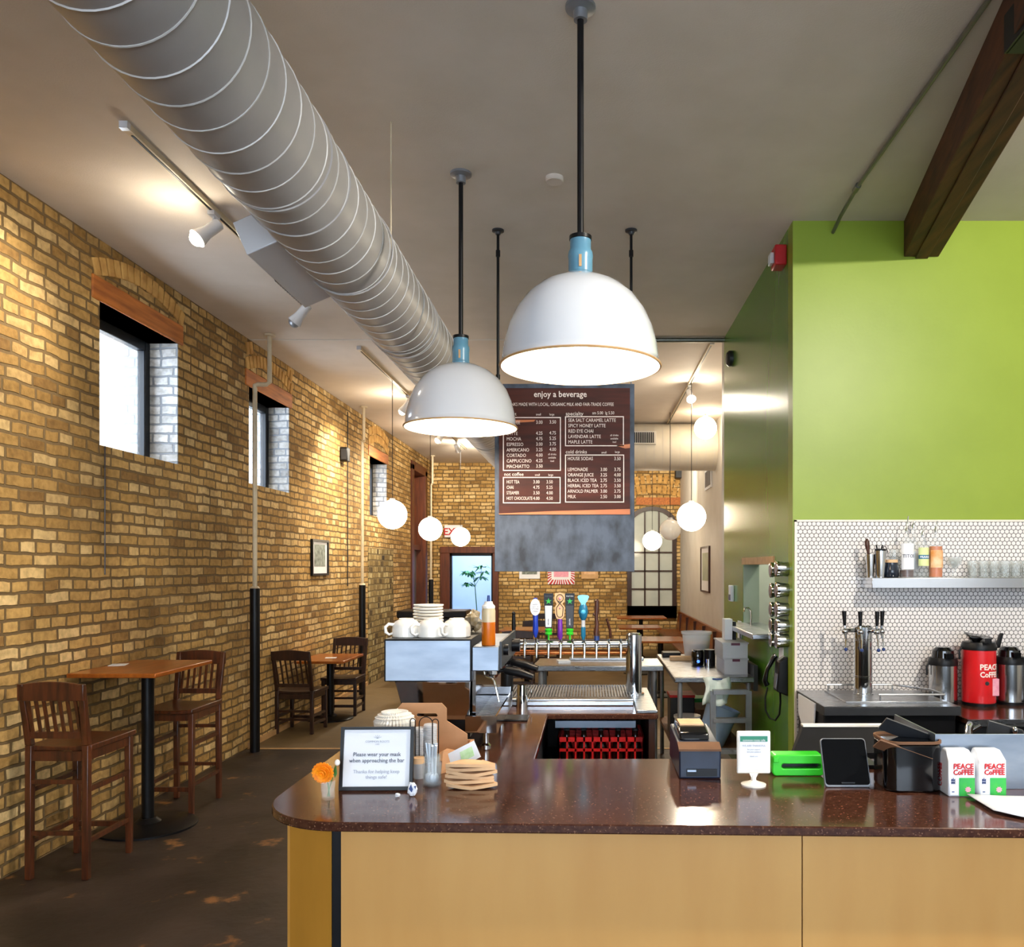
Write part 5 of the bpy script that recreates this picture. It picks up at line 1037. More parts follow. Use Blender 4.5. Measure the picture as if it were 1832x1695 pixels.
# black canister with flaps
t = T('black_canister', 'glossy black canister with open brown flaps beside the tablet', 'canister', (PX(1622, 2.38), 2.38, CT))
cw = .080
part('canister_body', MB().prism(rrect(-cw, cw, -.075, .075, .04, 6), 'xy', 0, .135), M['blackgloss'], t, bevel=.006)
part('rim', MB().band(rrect(-cw-.002, cw+.002, -.077, .077, .042, 6), rrect(-cw+.004, cw-.004, -.071, .071, .036, 6), 'xy', .135, .142), M['soot'], t)
part('flap', MB().box(-.10, .055, -.065, -.060, .0, .045, M=Matrix.Translation((0, 0, .135)) @ Matrix.Rotation(.34, 4, 'Y') @ Matrix.Rotation(.9, 4, 'X')), M['soot'], t)
part('flap', MB().box(-.07, .085, -.02, -.015, .0, .05, M=Matrix.Translation((.0, .05, .145)) @ Matrix.Rotation(.36, 4, 'Y') @ Matrix.Rotation(.7, 4, 'X')), M['darkgrey'], t)
# steel guard, faucet, dark lid behind
t = T('steel_guard', 'stainless splash guard of the sink behind the coffee bags', 'splash guard', (1.3, 2.36, CT))
gx = PX(1673, 2.345)
part('guard_panel', MB().box(gx, 2.2, 2.345, 2.351, CT, PZ(1314, 2.345)), M['steelpan'], t, w=1, bevel=.001)
part('guard_return', MB().box(gx, gx+.005, 2.351, 2.66, CT, PZ(1314, 2.345)), M['steelpan'], t, w=1)
t = T('sink_faucet', 'chrome faucet spout showing above the steel guard', 'faucet', (PX(1745, 2.62), 2.66, CT))
part('spout', MB().tube([(PX(1745, 2.62), 2.66, CT), (PX(1745, 2.62), 2.66, PZ(1312, 2.62)), (PX(1742, 2.62), 2.64, PZ(1303, 2.62)), (PX(1735, 2.62), 2.62, PZ(1298, 2.6)), (PX(1722, 2.62), 2.58, PZ(1300, 2.6)), (PX(1719, 2.62), 2.57, PZ(1312, 2.6))], .009, 12), M['chrome'], t, w=1)
part('lever', MB().cyl((PX(1745, 2.62), 2.66, CT+.10), (PX(1765, 2.62), 2.66, CT+.12), .006), M['chrome'], t, w=1)
t = T('dark_lid', 'dark tilted pan leaning behind the steel guard', 'pan', (PX(1795, 2.6), 2.6, CT))
part('pan_body', MB().hexa([p(1762, 1330, 2.58), p(1840, 1330, 2.58), p(1840, 1330, 2.62), p(1762, 1330, 2.62), p(1768, 1288, 2.58), p(1830, 1306, 2.58), p(1830, 1306, 2.62), p(1768, 1288, 2.62)]).box(PX(1770, 2.6), PX(1835, 2.6), 2.58, 2.62, CT, PZ(1330, 2.58)), M['darkgrey'], t, w=1, bevel=.004)
part('pan_knob', MB().sphere((PX(1816, 2.57), 2.572, PZ(1308, 2.57)), .009, 12, 1.5), M['chrome'], t, w=1)
# coffee bags
def coffee_bag(x0, x1, label):
    t = T('coffee_bag', label, 'coffee bag', ((x0+x1)/2, 2.30, CT), 0, 'white coffee bags against the steel guard')
    hw_ = (x1-x0)/2; h = .124; d = .032
    b = MB().hexa([(-hw_, -d, 0), (hw_, -d, 0), (hw_, d, 0), (-hw_, d, 0), (-hw_, -d, h*.8), (hw_, -d, h*.8), (hw_, d, h*.8), (-hw_, d, h*.8)])
    b.hexa([(-hw_, -d, h*.8), (hw_, -d, h*.8), (hw_, d, h*.8), (-hw_, d, h*.8), (-hw_+.006, -d*.15, h), (hw_-.004, -d*.15, h), (hw_-.004, d*.8, h), (-hw_+.006, d*.8, h)])
    bmesh.ops.remove_doubles(b.bm, verts=b.bm.verts[:], dist=1e-5)
    part('bag_body', b, M['paper'], t, bevel=.005)
    part('red_lettering', MB().text('PEACE', .0205, (.004, -d-.0012, h*.62), 'CENTER', sx=.94, bold=.0007).text('CoFFEE', .0195, (.004, -d-.0012, h*.49), 'CENTER', sx=.90, bold=.0007)
         .text('COFFEE', .022, (0, 0, 0), 'LEFT', M=Matrix.Translation((-hw_-.0012, .010, h*.14)) @ Matrix.Rotation(-math.pi/2, 4, 'Z') @ Matrix.Rotation(-math.pi/2, 4, 'Y') , sx=.86, bold=.0006), M['red'], t)
    part('green_panel', MB().box(-.008, hw_-.002, -d-.0012, -d, .002, h*.42), M['leafgreen'], t)
    part('pink_flower', MB().prism([(.016+(.009 if k % 2 else .006)*math.cos(math.pi*k/8), .020+(.009 if k % 2 else .006)*math.sin(math.pi*k/8)) for k in range(16)], 'xz', -d-.002, -d-.0012), M['pink'], t)
    part('blue_emblem', MB().box(-hw_+.007, -hw_+.018, -d-.001, -d, h*.30, h*.32).box(-hw_+.007, -hw_+.018, -d-.001, -d, h*.36, h*.38).box(-hw_+.008, -hw_+.010, -d-.001, -d, h*.28, h*.40).box(-hw_+.012, -hw_+.014, -d-.001, -d, h*.28, h*.42).box(-hw_+.016, -hw_+.018, -d-.001, -d, h*.28, h*.40).box(-hw_+.009, -hw_+.016, -d-.001, -d, h*.10, h*.12), M['denim'], t)
coffee_bag(PX(1697, 2.268), PX(1745, 2.268), 'white bag of coffee with red lettering, left of the pair')
coffee_bag(PX(1752, 2.268), PX(1801, 2.268), 'white bag of coffee with red lettering, right of the pair')
# curled papers at the right edge
b = MB(); nx, ny = 10, 6; g = []
for i in range(nx+1):
    row = []
    for j in range(ny+1):
        u, v = i/nx, j/ny; xx = 1.03+.46*u; yy = 2.01+.25*v
        if u < .35: yy = 2.01+.25*v+(1-u/.35)**2*.10*(1-v)
        zz_ = CT+.003+.008*math.exp(-u*5)+.006*(1-v)*math.sin(u*3)
        row.append(b.bm.verts.new((xx, yy, zz_)))
    g.append(row)
for i in range(nx):
    for j in range(ny): b.bm.faces.new((g[i][j], g[i+1][j], g[i+1][j+1], g[i][j+1]))
o = one('loose_papers', b, M['paper'], 'curling white sheet of paper at the right end of the counter', 'paper')
so = o.modifiers.new('s', 'SOLIDIFY'); so.thickness = .002
# ------------------------------------------------------------------ back bar on the right
BBZ = .88
t = T('back_bar', 'dark back counter with steel edge under the tile wall', 'counter', (3, 4.8, 0))
part('back_top', MB().box(2.035, 4.4, 4.46, 5.10, BBZ-.03, BBZ), M['counter'], t, w=1, bevel=.003)
part('steel_edge', MB().box(2.035, 4.4, 4.445, 4.46, BBZ-.038, BBZ), M['steel'], t, w=1)
part('cabinet', MB().box(2.035, 4.4, 4.5, 5.1, 0, BBZ-.04), M['darkgrey'], t, w=1)
k_ = T('kegerator', 'black beer cooler with a steel top and drip tray', 'beer cooler', (1.64, 4.8, 0))
KX0, KX1, KZ = 1.275, 2.02, .94
part('cooler_body', MB().box(KX0+.01, KX1-.01, 4.54, 5.09, 0, KZ-.052), M['black'], k_, w=1, bevel=.006)
kt = part('cooler_top', MB().box(KX0, KX1, 4.50, 5.10, KZ-.05, KZ-.002), M['darkgrey'], k_, w=1, bevel=.003)
part('steel_sheet', MB().box(KX0, KX1, 4.50, 5.10, KZ-.002, KZ+.001), M['steel'], kt, w=1)
part('indicator', MB().box(KX0-.003, KX0, 4.93, 4.96, KZ-.035, KZ-.02), M['cyan'], kt, w=1)
part('drip_plate', MB().box(1.43, 2.0, 4.62, 5.04, KZ+.001, KZ+.010), M['steel'], k_, w=1, bevel=.002)
rl = [(1.44, 5.03, KZ+.045), (1.84, 5.03, KZ+.045), (1.99, 4.82, KZ+.045), (1.99, 4.64, KZ+.045), (1.62, 4.64, KZ+.045)]
mb = MB().tube(rl, .006, 8)
for q in ((1.45, 5.03), (1.84, 5.03), (1.99, 4.80), (1.97, 4.64), (1.63, 4.64)): mb.cyl((q[0], q[1], KZ+.01), (q[0], q[1], KZ+.045), .005, n=8)
part('guard_rail', mb, M['steel'], k_, w=1)
t = T('tap_tower', 'chrome beer tower with four black tap handles before the tile wall', 'beer tower', (1.615, 4.89, KZ+.01))
ht = PZ(1119, 4.89)-KZ-.01
part('tower_column', MB().lathe([(0, 0), (.06, 0), (.06, .006), (.053, .008), (.053, ht*.25), (.055, ht*.255), (.055, ht*.27), (.053, ht*.275), (.053, ht*.78), (.055, ht*.785), (.055, ht*.8), (.053, ht*.805), (.053, ht-.01), (.045, ht), (0, ht)], 40), M['chrome'], t)
for px, dy in ((1513, -.02), (1536, -.07), (1565, -.07), (1579, -.02)):
    x = PX(px, 4.85)-1.615; zc = ht-.03
    f = part('faucet', MB().tube([(0+x*.4, dy*.3, zc), (x, dy, zc)], .012, 10).sphere((x, dy-.005, zc-.005), .019, 14).tube([(x, dy-.01, zc-.01), (x*1.0, dy-.025, zc-.05), (x*1.02, dy-.03, zc-.10)], [.009, .006, .004], 8).cyl((x, dy-.005, zc), (x, dy-.005, zc+.03), .008, n=10), M['chrome'], t)
    part('tap_handle', MB().tube([(x, dy-.005, zc+.025), (x*1.02, dy-.005, zc+.05), (x*1.04, dy-.005, zc+.115)], [.007, .010, .014], 12), M['black'], f)
    part('tap_plug', MB().sphere((x*1.02, dy-.031, zc-.108), .011, 10), M['denim'], f)
def airpot(px, Y, r, ztop_py, hd_py, body, label, lever=False, band=False):
    X_ = PX(px, Y); zb = BBZ; t = T('airpot', label, 'coffee airpot', (X_, Y, zb), 0, 'coffee airpots')
    hb = PZ(ztop_py, Y)-zb; hh = PZ(hd_py, Y)-zb
    pr = [(0, 0), (r*.96, 0), (r*.96, .02), (r, .022), (r, hb)] 
    part('pot_body', MB().lathe(pr+[(r*.95, hb+.004), (0, hb+.004)], 44), M[body], t)
    part('pot_base', MB().lathe([(0, 0), (r*1.02, 0), (r*1.02, .018), (0, .018)], 40), M['black'], t)
    part('lid_collar', MB().lathe([(0, hb), (r*1.04, hb), (r*1.05, hb+.02), (r*.95, hb+.045), (0, hb+.045)], 40), M['black'], t)
    part('pump_head', MB().lathe([(0, hb+.04), (r*.82, hb+.04), (r*.75, hh-.02), (r*.5, hh), (0, hh)], 32).box(-.02, .02, -r*1.25, -r*.5, hb+.045, hb+.075), M['blackgloss'], t)
    part('carry_handle', MB().tube([(-r*1.0, 0, hb+.02), (-r*1.22, 0, hb-.01), (-r*1.2, 0, hb-.06)], .006, 8), M['black'], t)
    if lever: part('lever', MB().hexa([(-.03, -.02, hh-.01), (.03, -.02, hh-.01), (.03, .04, hh-.01), (-.03, .04, hh-.01), (-.08, -.035, hh+.035), (.085, -.035, hh+.02), (.085, .04, hh+.03), (-.08, .04, hh+.06)]), M['blackgloss'], t, bevel=.012)
    return t, hb, r
airpot(1687, 4.96, .080, 1190, 1158, 'plainsteel', 'steel coffee airpot left of the red one, beside the beer cooler')
a_, hb, r_ = airpot(1751, 4.93, .095, 1162, 1148, 'redlogo', 'red coffee airpot with cream lettering and black lever lid', lever=True)
def curved_text(strs, r, z):  # each string bent round the pot
    mb = MB()
    for s_, sz, zz_, ang, sx in strs:
        b = MB().text(s_, sz, (0, 0, 0), 'CENTER', sx=sx, bold=.0012, ext=.0005)
        for v in b.bm.verts:
            th = v.co.x/r+ang; rr = r+.0012-v.co.y; v.co = Vector((rr*math.sin(th), -rr*math.cos(th), v.co.z+zz_))
        me = bpy.data.meshes.new('t'); b.bm.to_mesh(me); mb.bm.from_mesh(me); bpy.data.meshes.remove(me)
    return mb
part('lettering', curved_text([('PEACE', .046, hb*.66, .28, .95), ('CoFFEE', .044, hb*.53, .28, .88)], r_, 0), M['ceramic'], a_)
part('pink_sticker', MB().box(.040, .078, -.0885, -.060, hb*.2, hb*.5), M['pink'], a_)
part('round_emblem', MB().cyl((.005, -r_+.004, hb*.42), (.005, -r_-.0012, hb*.42), .012), M['darkgrey'], a_)
airpot(1806, 4.96, .078, 1188, 1157, 'plainsteel', 'steel coffee airpot right of the red one')
one('pot_stand_lever', MB().hexa([(-.018, -.01, 0), (.012, -.01, 0), (.012, .01, 0), (-.018, .01, 0), (.015, -.01, .09), (.035, -.01, .09), (.035, .01, .09), (.015, .01, .09)]), M['black'], 'black raised lever between the red and the right steel airpot', 'lever', (PX(1786, 5.02), 5.03, PZ(1160, 5.02)), bevel=.004)
airpot(1868, 4.96, .085, 1185, 1150, 'plainsteel', 'steel coffee airpot cut off by the right edge of the photo')
# wall shelf and its bottles
t = T('wall_shelf', 'stainless steel shelf floating on the hexagon tile wall', 'shelf', (2.4, 5.0, 1.6))
SX0 = PX(1560, 4.90); SZ = 1.637
part('shelf_box', MB().box(SX0, 3.6, 4.90, 5.108, SZ-.063, SZ), M['plainsteel'], t, w=1, bevel=.003)
SY = 4.985
def sx_(px, y=SY): return PX(px, y)
t = T('cocktail_shaker', 'slim steel shaker with a wooden muddler at the left end of the shelf', 'shaker', (sx_(1557), SY, SZ))
part('tin', MB().lathe([(0, 0), (.020, 0), (.029, .14), (.0275, .14), (.019, .004), (0, .004)], 28), M['chrome'], t)
part('muddler', MB().tube([(0, 0, .01), (-.012, 0, .15), (-.018, 0, .19), (-.020, 0, .215), (-.020, 0, .235)], [.006, .008, .014, .015, .004], 12), M['darkwood'], t)
t = T('cocktail_shaker', 'wider steel shaker tin filled with black strainers on the shelf', 'shaker', (sx_(1573), SY-.02, SZ))
part('tin', MB().lathe([(0, 0), (.026, 0), (.036, .16), (.0345, .16), (.025, .004), (0, .004)], 28), M['chrome'], t)
part('strainers', MB().cyl((0, 0, .155), (0, 0, .172), .033).tube([(0, 0, .17), (.03, 0, .19), (.045, 0, .15)], .003, 6).cyl((-.02, 0, .17), (-.024, 0, .195), .005, n=8).cyl((.006, 0, .17), (.012, 0, .195), .005, n=8), M['black'], t)
t = T('glass_jar', 'dark round jar with a beige lid on the shelf beside the shakers', 'jar', (sx_(1594), SY-.01, SZ))
part('jar_body', MB().lathe([(0, 0), (.036, 0), (.042, .01), (.041, .05), (.034, .075), (.035, .09), (0, .09)], 28), mat('dark_blue_glass', '#232a36', .15, col2='#1b212b', scale=6), t)
part('lid', MB().cyl((0, 0, .09), (0, 0, .108), .036), M['sleeve'], t)
t = T('glass_tumbler', 'tall clear glass behind the dark jar on the shelf', 'glass', (sx_(1600, 5.06), 5.06, SZ))
part('tumbler', MB().lathe([(0, 0), (.026, 0), (.032, .17), (.0305, .17), (.0245, .005), (0, .005)], 28), M['glass'], t)
def spirit(px, y, r, hbody, hneck, htop, gm, lm, label, z0l, z1l, extra=None, liquid=None):
    t = T('spirit_bottle', label, 'bottle', (sx_(px, y), y, SZ), 0, 'spirit bottles on the steel shelf')
    part('bottle_glass', MB().lathe([(0, 0), (r*.95, 0), (r, .006), (r, hbody), (r*.86, hbody+.018), (.013, hbody+.05), (.0125, hneck), (0, hneck)], 32), gm, t)
    part('pourer', MB().tube([(0, 0, hneck), (0, 0, hneck+.02), (.002, 0, hneck+.03), (.010, 0, htop)], [.010, .009, .004, .0035], 10), M['chrome'], t)
    n = 18; o_ = [((r+.001)*math.sin(a), -(r+.001)*math.cos(a)) for a in [-1.15+2.3*k/n for k in range(n+1)]]; i_ = [((r-.0005)*math.sin(a), -(r-.0005)*math.cos(a)) for a in [-1.15+2.3*k/n for k in range(n+1)]]
    lb = part('bottle_label', MB().band(o_, i_, 'xy', z0l, z1l, closed=False), lm, t)
    if extra: 
        b = MB().text(extra[0], extra[1], (0, 0, 0), 'CENTER', bold=.0004)
        for v in b.bm.verts:
            th = v.co.x/r; rr = r+.0018-v.co.y; v.co = Vector((rr*math.sin(th), -rr*math.cos(th), v.co.z+extra[2]))
        part('label_lettering', b, extra[3], lb)
    if liquid: part('liquid', MB().lathe([(0, .004), (r-.003, .004), (r-.003, liquid[0]), (0, liquid[0])], 28), liquid[1], t)
    return t
spirit(1622, 4.98, .041, .195, .27, .37, M['glass'], M['paper'], 'tall clear bottle with a large white label and steel pourer', .05, .205, ('TITOS', .028, .12, M['ink']), (.045, mat('red_brown_liquor', '#5e2a1a', .1, trans=.4, col2='#521f12', scale=4)))
spirit(1634, 5.06, .034, .20, .30, .345, M['glass'], M['frost'], 'clear bottle with a black neck band behind the white-label bottle', .05, .16)
t2 = spirit(1651, 4.99, .034, .19, .25, .31, M['glass'], mat('pale_green_label', '#d6e0a0', .5, col2='#cdd896', scale=9), 'clear bottle with pale green label and blue stripe', .07, .18, ('PRAIRIE', .017, .118, M['paper']))
part('blue_stripe', MB().band([(.0357*math.sin(a), -.0357*math.cos(a)) for a in [-1.1+2.2*k/14 for k in range(15)]], [(.0347*math.sin(a), -.0347*math.cos(a)) for a in [-1.1+2.2*k/14 for k in range(15)]], 'xy', .112, .136, closed=False), M['teal'], t2)
spirit(1674, 4.98, .040, .19, .27, .34, M['glass'], mat('orange_label', '#e6c8a0', .5, col2='#d88020', scale=14), 'amber bottle with a slanted cream and orange label', .06, .165, None, (.188, M['ambercl']))
gl = None
for i, px in enumerate((1701, 1715)):
    loc = (sx_(px, 5.0), 4.97+.07*i, SZ)
    if gl is None:
        gl = T('stemmed_glass', 'clear stemmed glass in front, next to the amber bottle on the shelf', 'glass', loc, 0, 'stemmed glasses on the steel shelf')
        part('bowl', MB().lathe([(0, .055), (.012, .058), (.034, .085), (.046, .125), (.0445, .125), (.033, .088), (.011, .061), (0, .058)], 32), M['glass'], gl)
        part('stem', MB().cyl((0, 0, .004), (0, 0, .056), .0045), M['glass'], gl)
        part('foot', MB().lathe([(0, 0), (.034, 0), (.034, .002), (.006, .006), (0, .006)], 32), M['glass'], gl)
    else: dup(gl, loc, 0, 'clear stemmed glass at the back, behind the other stemmed glass on the shelf')
gl = None
for row, y in enumerate((4.955, 5.035)):
    for i in range(8):
        loc = (sx_(1737+row*8)+i*.064, y, SZ)
        if gl is None: gl = one('drinking_glass', MB().lathe([(0, 0), (.022, 0), (.024, .006), (.029, .10), (.0275, .10), (.0225, .012), (0, .01)], 28), M['glass'], 'clear drinking glass on the shelf, front row, first from the left', 'glass', loc, 'drinking glasses on the steel shelf')
        else: c = gl.copy(); COL.objects.link(c); c.location = loc; c['label'] = 'clear drinking glass on the shelf, %s row, %s from the left' % (('front', 'back')[row], ('first', 'second', 'third', 'fourth', 'fifth', 'sixth', 'seventh', 'eighth')[i])
# ------------------------------------------------------------------ on the green side wall
tin = None
rowname = ('top row', 'second row', 'third row', 'fourth row', 'bottom row')
for ci, (yy, dz) in enumerate(((5.235, 0), (5.40, -.008))):
    for k, py in enumerate((1018, 1056, 1091, 1121, 1147)):
        loc = (GX, yy+.0, PZ(py, 5.22)+dz)
        lb = 'steel tin on the green wall, %s, %s column' % (rowname[k], 'nearer' if ci == 0 else 'farther')
        if tin is None:
            tin = T('spice_tin', lb, 'tin', loc, 0, 'steel tins on the green wall')
            part('tin_body', MB().tube([(0, 0, 0), (-.065, 0, 0), (-.068, 0, 0)], [.040, .046, .044], 32), M['steel'], tin)
            part('lid', MB().tube([(-.062, 0, 0), (-.078, 0, 0), (-.080, 0, 0)], [.0495, .0495, .045], 32), M['chrome'], tin)
            part('lid_window', MB().cyl((-.0795, 0, 0), (-.082, 0, 0), .034, n=28), mat('tin_window', '#6d7486', .2, .5, col2='#8a6f60', scale=30), tin)
        else: dup(tin, loc, 0, lb)
t = T('wall_telephone', 'black wall telephone with a hanging cord on the green wall', 'telephone', (GX-.05, 5.30, 1.0))
part('phone_base', MB().prism([(GX, .88), (GX-.07, .91), (GX-.055, 1.10), (GX, 1.13)], 'xz', 5.24, 5.36), M['black'], t, w=1, bevel=.006)
part('keypad', MB().prism([(GX-.071, .925), (GX-.075, .928), (GX-.065, 1.02), (GX-.061, 1.02)], 'xz', 5.26, 5.32), M['grey'], t, w=1)
part('handset', MB().tube([(GX-.10, 5.39, .93), (GX-.115, 5.39, .96), (GX-.10, 5.39, 1.03), (GX-.06, 5.38, 1.11), (GX-.045, 5.38, 1.125)], [.020, .018, .013, .018, .020], 14), M['blackgloss'], t, w=1)
part('cord', MB().tube([(GX-.10, 5.38, .92), (GX-.115, 5.38, .85), (GX-.115, 5.37, .77), (GX-.09, 5.36, .72), (GX-.06, 5.34, .71), (GX-.035, 5.33, .75), (GX-.03, 5.32, .83), (GX-.035, 5.31, .90)], .0065, 8), M['black'], t, w=1)
one('wall_note', MB().box(-.004, 0, -.06, .06, 0, .16), M['paper'], 'white paper note on the green wall above the telephone', 'paper', (GX, 5.42, 1.07))
one('hanging_papers', MB().prism([(4.66, .93), (4.70, .72), (4.78, .69), (4.84, .76), (4.92, .74), (5.03, .82), (5.03, .93)], 'yz', -.008, 0), M['paper'], 'torn white papers hanging at the left side of the beer cooler', 'paper', (1.275, 0, 0))
t = T('wall_switch', 'small white switch with a dangling cord under the kitchen hatch', 'switch', (GX, 6.9, 1.13))
part('plate', MB().box(GX-.01, GX, 6.84, 6.98, 1.10, 1.25), M['paper'], t, w=1, bevel=.003)
part('blue_edge', MB().box(GX-.014, GX-.01, 6.84, 6.87, 1.11, 1.24), M['denim'], t, w=1)
# kitchen interior seen through the hatch
t = T('kitchen_shelving', 'pale kitchen shelving seen through the hatch', 'shelving', (2.3, 6.5, 0))
mb = MB()
for z in (.4, .9, 1.35, 1.6, 1.95): mb.box(2.1, 2.49, 5.3, 7.6, z, z+.03)
part('shelf_boards', mb, M['white'], t, w=1)
part('uprights', MB().box(2.1, 2.14, 5.3, 5.34, 0, 2.1).box(2.1, 2.14, 7.56, 7.6, 0, 2.1).box(2.1, 2.14, 6.4, 6.44, 0, 2.1), M['steel'], t, w=1)
one('hatch_faucet', MB().tube([(0, 0, 0), (0, 0, .10), (-.02, 0, .13), (-.05, 0, .13), (-.055, 0, .10)], .008, 10), M['chrome'], 'small chrome faucet standing on the sill of the kitchen hatch', 'faucet', (GX+.02, 6.55, PT[2]+.002))
# ------------------------------------------------------------------ steel tables behind the bar
t = T('prep_table', 'low pale topped steel table behind the beer taps', 'table', (.06, 7.0, 0))
PZT = .90; ta, tb = PX(952, 6.7), PX(1187, 6.7)
part('tabletop', MB().prism([(ta, 6.72), (ta+.02, 6.70), (tb, 6.70), (tb, 7.25), (ta+.03, 7.25)], 'xy', PZT-.045, PZT), M['steel'], t, w=1, bevel=.006)
for q in ((ta+.07, 6.76), (tb-.07, 6.76), (ta+.07, 7.19), (tb-.07, 7.19)): part('leg', MB().cyl((q[0], q[1], 0), (q[0], q[1], PZT-.045), .025), M['grey'], t, w=1)
part('lower_shelf', MB().box(ta+.05, tb-.05, 6.74, 7.2, .2, .22), M['grey'], t, w=1)
one('steel_tray', MB().box(-.32, .32, -.05, .05, 0, .02), M['steel'], 'thin steel tray lying on the back of the pale prep table', 'tray', (PX(1085, 7.15), 7.16, PZT), bevel=.004)
one('paper_notes', MB().box(-.05, .05, -.06, .06, 0, .018), M['paper'], 'small stack of white papers on the prep table left of the tray', 'paper', (PX(1008, 6.95), 6.95, PZT), rz=.2)
t = T('work_table', 'stainless work table against the green wall', 'table', (.9, 6.8, 0))
part('tabletop', MB().box(.615, 1.20, 6.0, 7.6, .86, .90), M['steel'], t, w=1, bevel=.006)
part('backsplash', MB().box(1.19, 1.22, 6.0, 7.6, .80, .985), M['darkgrey'], t, w=1)
for q in ((.66, 6.05), (1.16, 6.05), (.66, 7.55), (1.16, 7.55)): part('leg', MB().cyl((q[0], q[1], 0), (q[0], q[1], .86), .018), M['grey'], t, w=1)
part('lower_shelf', MB().box(.64, 1.18, 6.2, 7.58, .30, .33), M['soot'], t, w=1)
# step ladder folded in front
t = T('step_ladder', 'grey step ladder standing in front of the work table', 'ladder', (1.03, 5.85, 0))
lx0, lx1 = PX(1276, 5.85), PX(1340, 5.85)
part('side_rail', MB().box(lx0-.02, lx0+.02, 5.85, 5.88, 0, .82), M['grey'], t, w=1)
part('side_rail', MB().box(lx1-.02, lx1+.02, 5.85, 5.88, 0, .82), M['grey'], t, w=1)
for z in (.16, .38, .60, .80): part('step', MB().box(lx0, lx1, 5.835, 5.895, z, z+.03), M['grey'], t, w=1)
t = T('cloth_rag', 'pale towel draped over the edge of the work table', 'towel', (PX(1280, 5.98), 5.97, .82))
b = MB(); g = []
rnd = random.Random(4)
for i in range(9):
    row = []
    for j in range(7):
        u, v = i/8, j/6; row.append(b.bm.verts.new((PX(1258+44*u+4*math.sin(v*5), 5.96), 5.945-.018*math.sin(u*9+v*2)-.02*v, .905-.19*v+.01*math.sin(u*7))))
    g.append(row)
for i in range(8):
    for j in range(6): b.bm.faces.new((g[i][j], g[i+1][j], g[i+1][j+1], g[i][j+1]))
o = part('towel_sheet', b, M['cloth'], t, w=1); so = o.modifiers.new('s', 'SOLIDIFY'); so.thickness = .012
part('blue_hem', MB().box(PX(1268, 5.95), PX(1292, 5.95), 5.925, 5.935, .893, .902), M['denim'], t, w=1)
# on the work table
t = T('clear_bucket', 'translucent white round tub on the work table', 'tub', (PX(1246, 7.25), 7.25, .90))
part('tub', MB().lathe([(0, 0), (.10, 0), (.125, .21), (.135, .215), (.135, .235), (.128, .235), (.118, .21), (.094, .006), (0, .006)], 36), M['frost'], t)
part('contents', MB().lathe([(0, .008), (.09, .008), (.108, .14), (0, .15)], 28), M['sleeve'], t)
def bin_(x0, x1, y0, y1, z0, z1, label, inner):
    t = T('storage_bin', label, 'storage bin', ((x0+x1)/2, (y0+y1)/2, z0), 0, 'clear bins stacked on the work table')
    part('bin_shell', MB().band([(x0, y0), (x1, y0), (x1, y1), (x0, y1)], [(x0+.005, y0+.005), (x1-.005, y0+.005), (x1-.005, y1-.005), (x0+.005, y1-.005)], 'xy', z0, z1-.012).box(x0, x1, y0, y1, z0, z0+.004), M['frost'], t, w=1)
    part('bin_lid', MB().box(x0-.008, x1+.008, y0-.008, y1+.008, z1-.012, z1), M['frost'], t, w=1, bevel=.003)
    part('bin_contents', MB().box(x0+.012, x1-.012, y0+.012, y1-.012, z0+.006, z0+.07), M[inner], t, w=1)
    part('latch', MB().box(x0+.06, x1-.06, y0-.014, y0-.006, z1-.022, z1-.004), mat('maroon_latch', '#5a2038', .4, col2='#501a30', scale=9), t, w=1)
bin_(1.0, 1.175, 6.15, 6.55, .90, 1.02, 'lower clear plastic bin with blue contents on the work table', 'denim')
bin_(.99, 1.175, 6.15, 6.55, 1.02, 1.14, 'upper clear plastic bin with grey contents on the work table', 'grey')
one('file_binder', MB().box(-.03, .03, -.06, .06, 0, .16), M['paper'], 'white binder standing upright on the upper clear bin', 'binder', (PX(1302, 6.4), 6.42, 1.14), bevel=.003)
one('black_box', MB().box(-.012, .012, -.06, .06, 0, .14), M['black'], 'thin black folder standing right of the white binder', 'folder', (PX(1302, 6.4)+.046, 6.42, 1.14), bevel=.003)
t = T('blue_speaker', 'dark cylindrical speaker with a glowing blue light on the work table', 'speaker', (.88, 6.75, .90))
part('speaker_body', MB().lathe([(0, 0), (.045, 0), (.05, .01), (.05, .11), (.042, .125), (0, .128)], 28), M['blackgloss'], t)
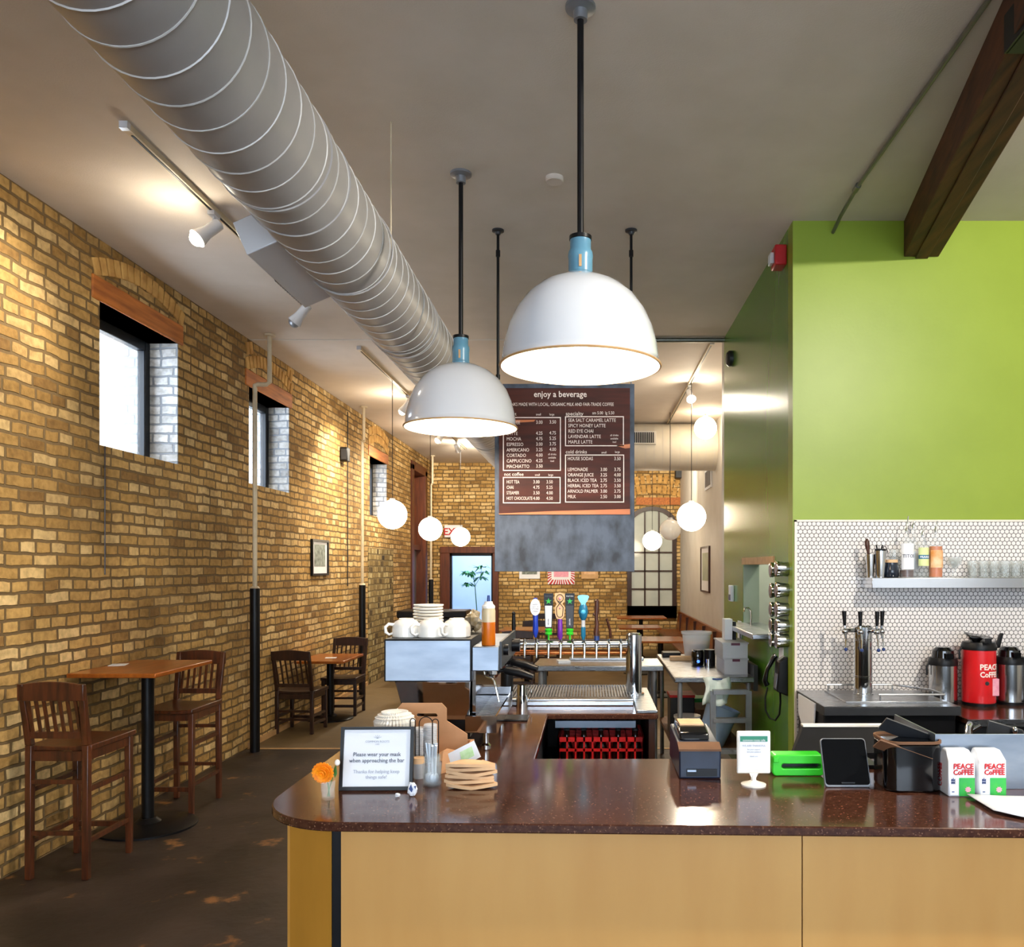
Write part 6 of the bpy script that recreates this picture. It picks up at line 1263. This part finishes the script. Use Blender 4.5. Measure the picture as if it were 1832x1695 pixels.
part('blue_light', MB().sphere((.0, -.05, .035), .012, 12), M['cyan'], t)
t = T('steel_canister', 'short dark canister with a steel cup beside the blue-lit speaker', 'canister', (.975, 6.72, .90))
part('canister', MB().cyl((0, 0, 0), (0, 0, .13), .045), M['black'], t)
part('steel_cup', MB().cyl((-.02, -.055, 0), (-.02, -.055, .06), .018), M['chrome'], t)
one('folded_box', MB().box(-.11, .11, -.05, .05, 0, .035), M['sleeve'], 'flat tan box at the rear of the work table', 'box', (.80, 7.1, .90), bevel=.003)
one('black_tray', MB().box(-.08, .08, -.08, .08, 0, .04), M['black'], 'small black tray with odds and ends at the rear left of the work table', 'tray', (.73, 7.42, .90), bevel=.006)
# below the work table
t = T('label_bucket', 'white plastic pail with a green label on the lower shelf', 'pail', (.76, 6.45, .33))
part('pail', MB().lathe([(0, 0), (.085, 0), (.10, .20), (.105, .2), (.105, .215), (0, .215)], 32), M['ceramic'], t)
part('green_label', MB().lathe([(.0915, .07), (.0955, .12), (.0945, .12), (.0905, .07)], 32), M['leafgreen'], t)
t = T('blue_basket', 'leaning translucent blue tub under the work table', 'tub', (.92, 6.35, .34), 0, rx=0, ry=.35)
part('tub', MB().lathe([(0, 0), (.10, 0), (.13, .30), (.138, .31), (.126, .31), (.094, .006), (0, .006)], 32), mat('blue_tint_plastic', '#b4d0f0', .3, col2='#a2c2e8', scale=5, trans=.1), t)
one('cardboard_box', MB().box(-.14, .14, -.18, .18, 0, .22), M['soot'], 'brown cardboard box on the lower shelf behind the step ladder', 'box', (1.0, 6.85, .33), bevel=.004)
one('green_tub', MB().box(-.12, .12, -.10, .10, 0, .24), M['leafgreen'], 'green tub on the lower shelf behind the hanging towel', 'tub', (.98, 7.2, .33), bevel=.008)
t = T('bin_crate', 'red handled dark crate at the left of the lower shelf', 'crate', (.76, 6.9, .33))
part('crate_body', MB().box(-.1, .1, -.12, .12, 0, .3), M['darkgrey'], t, bevel=.006)
part('crate_rim', MB().box(-.104, .104, -.124, .124, .3, .32), M['crate'], t)
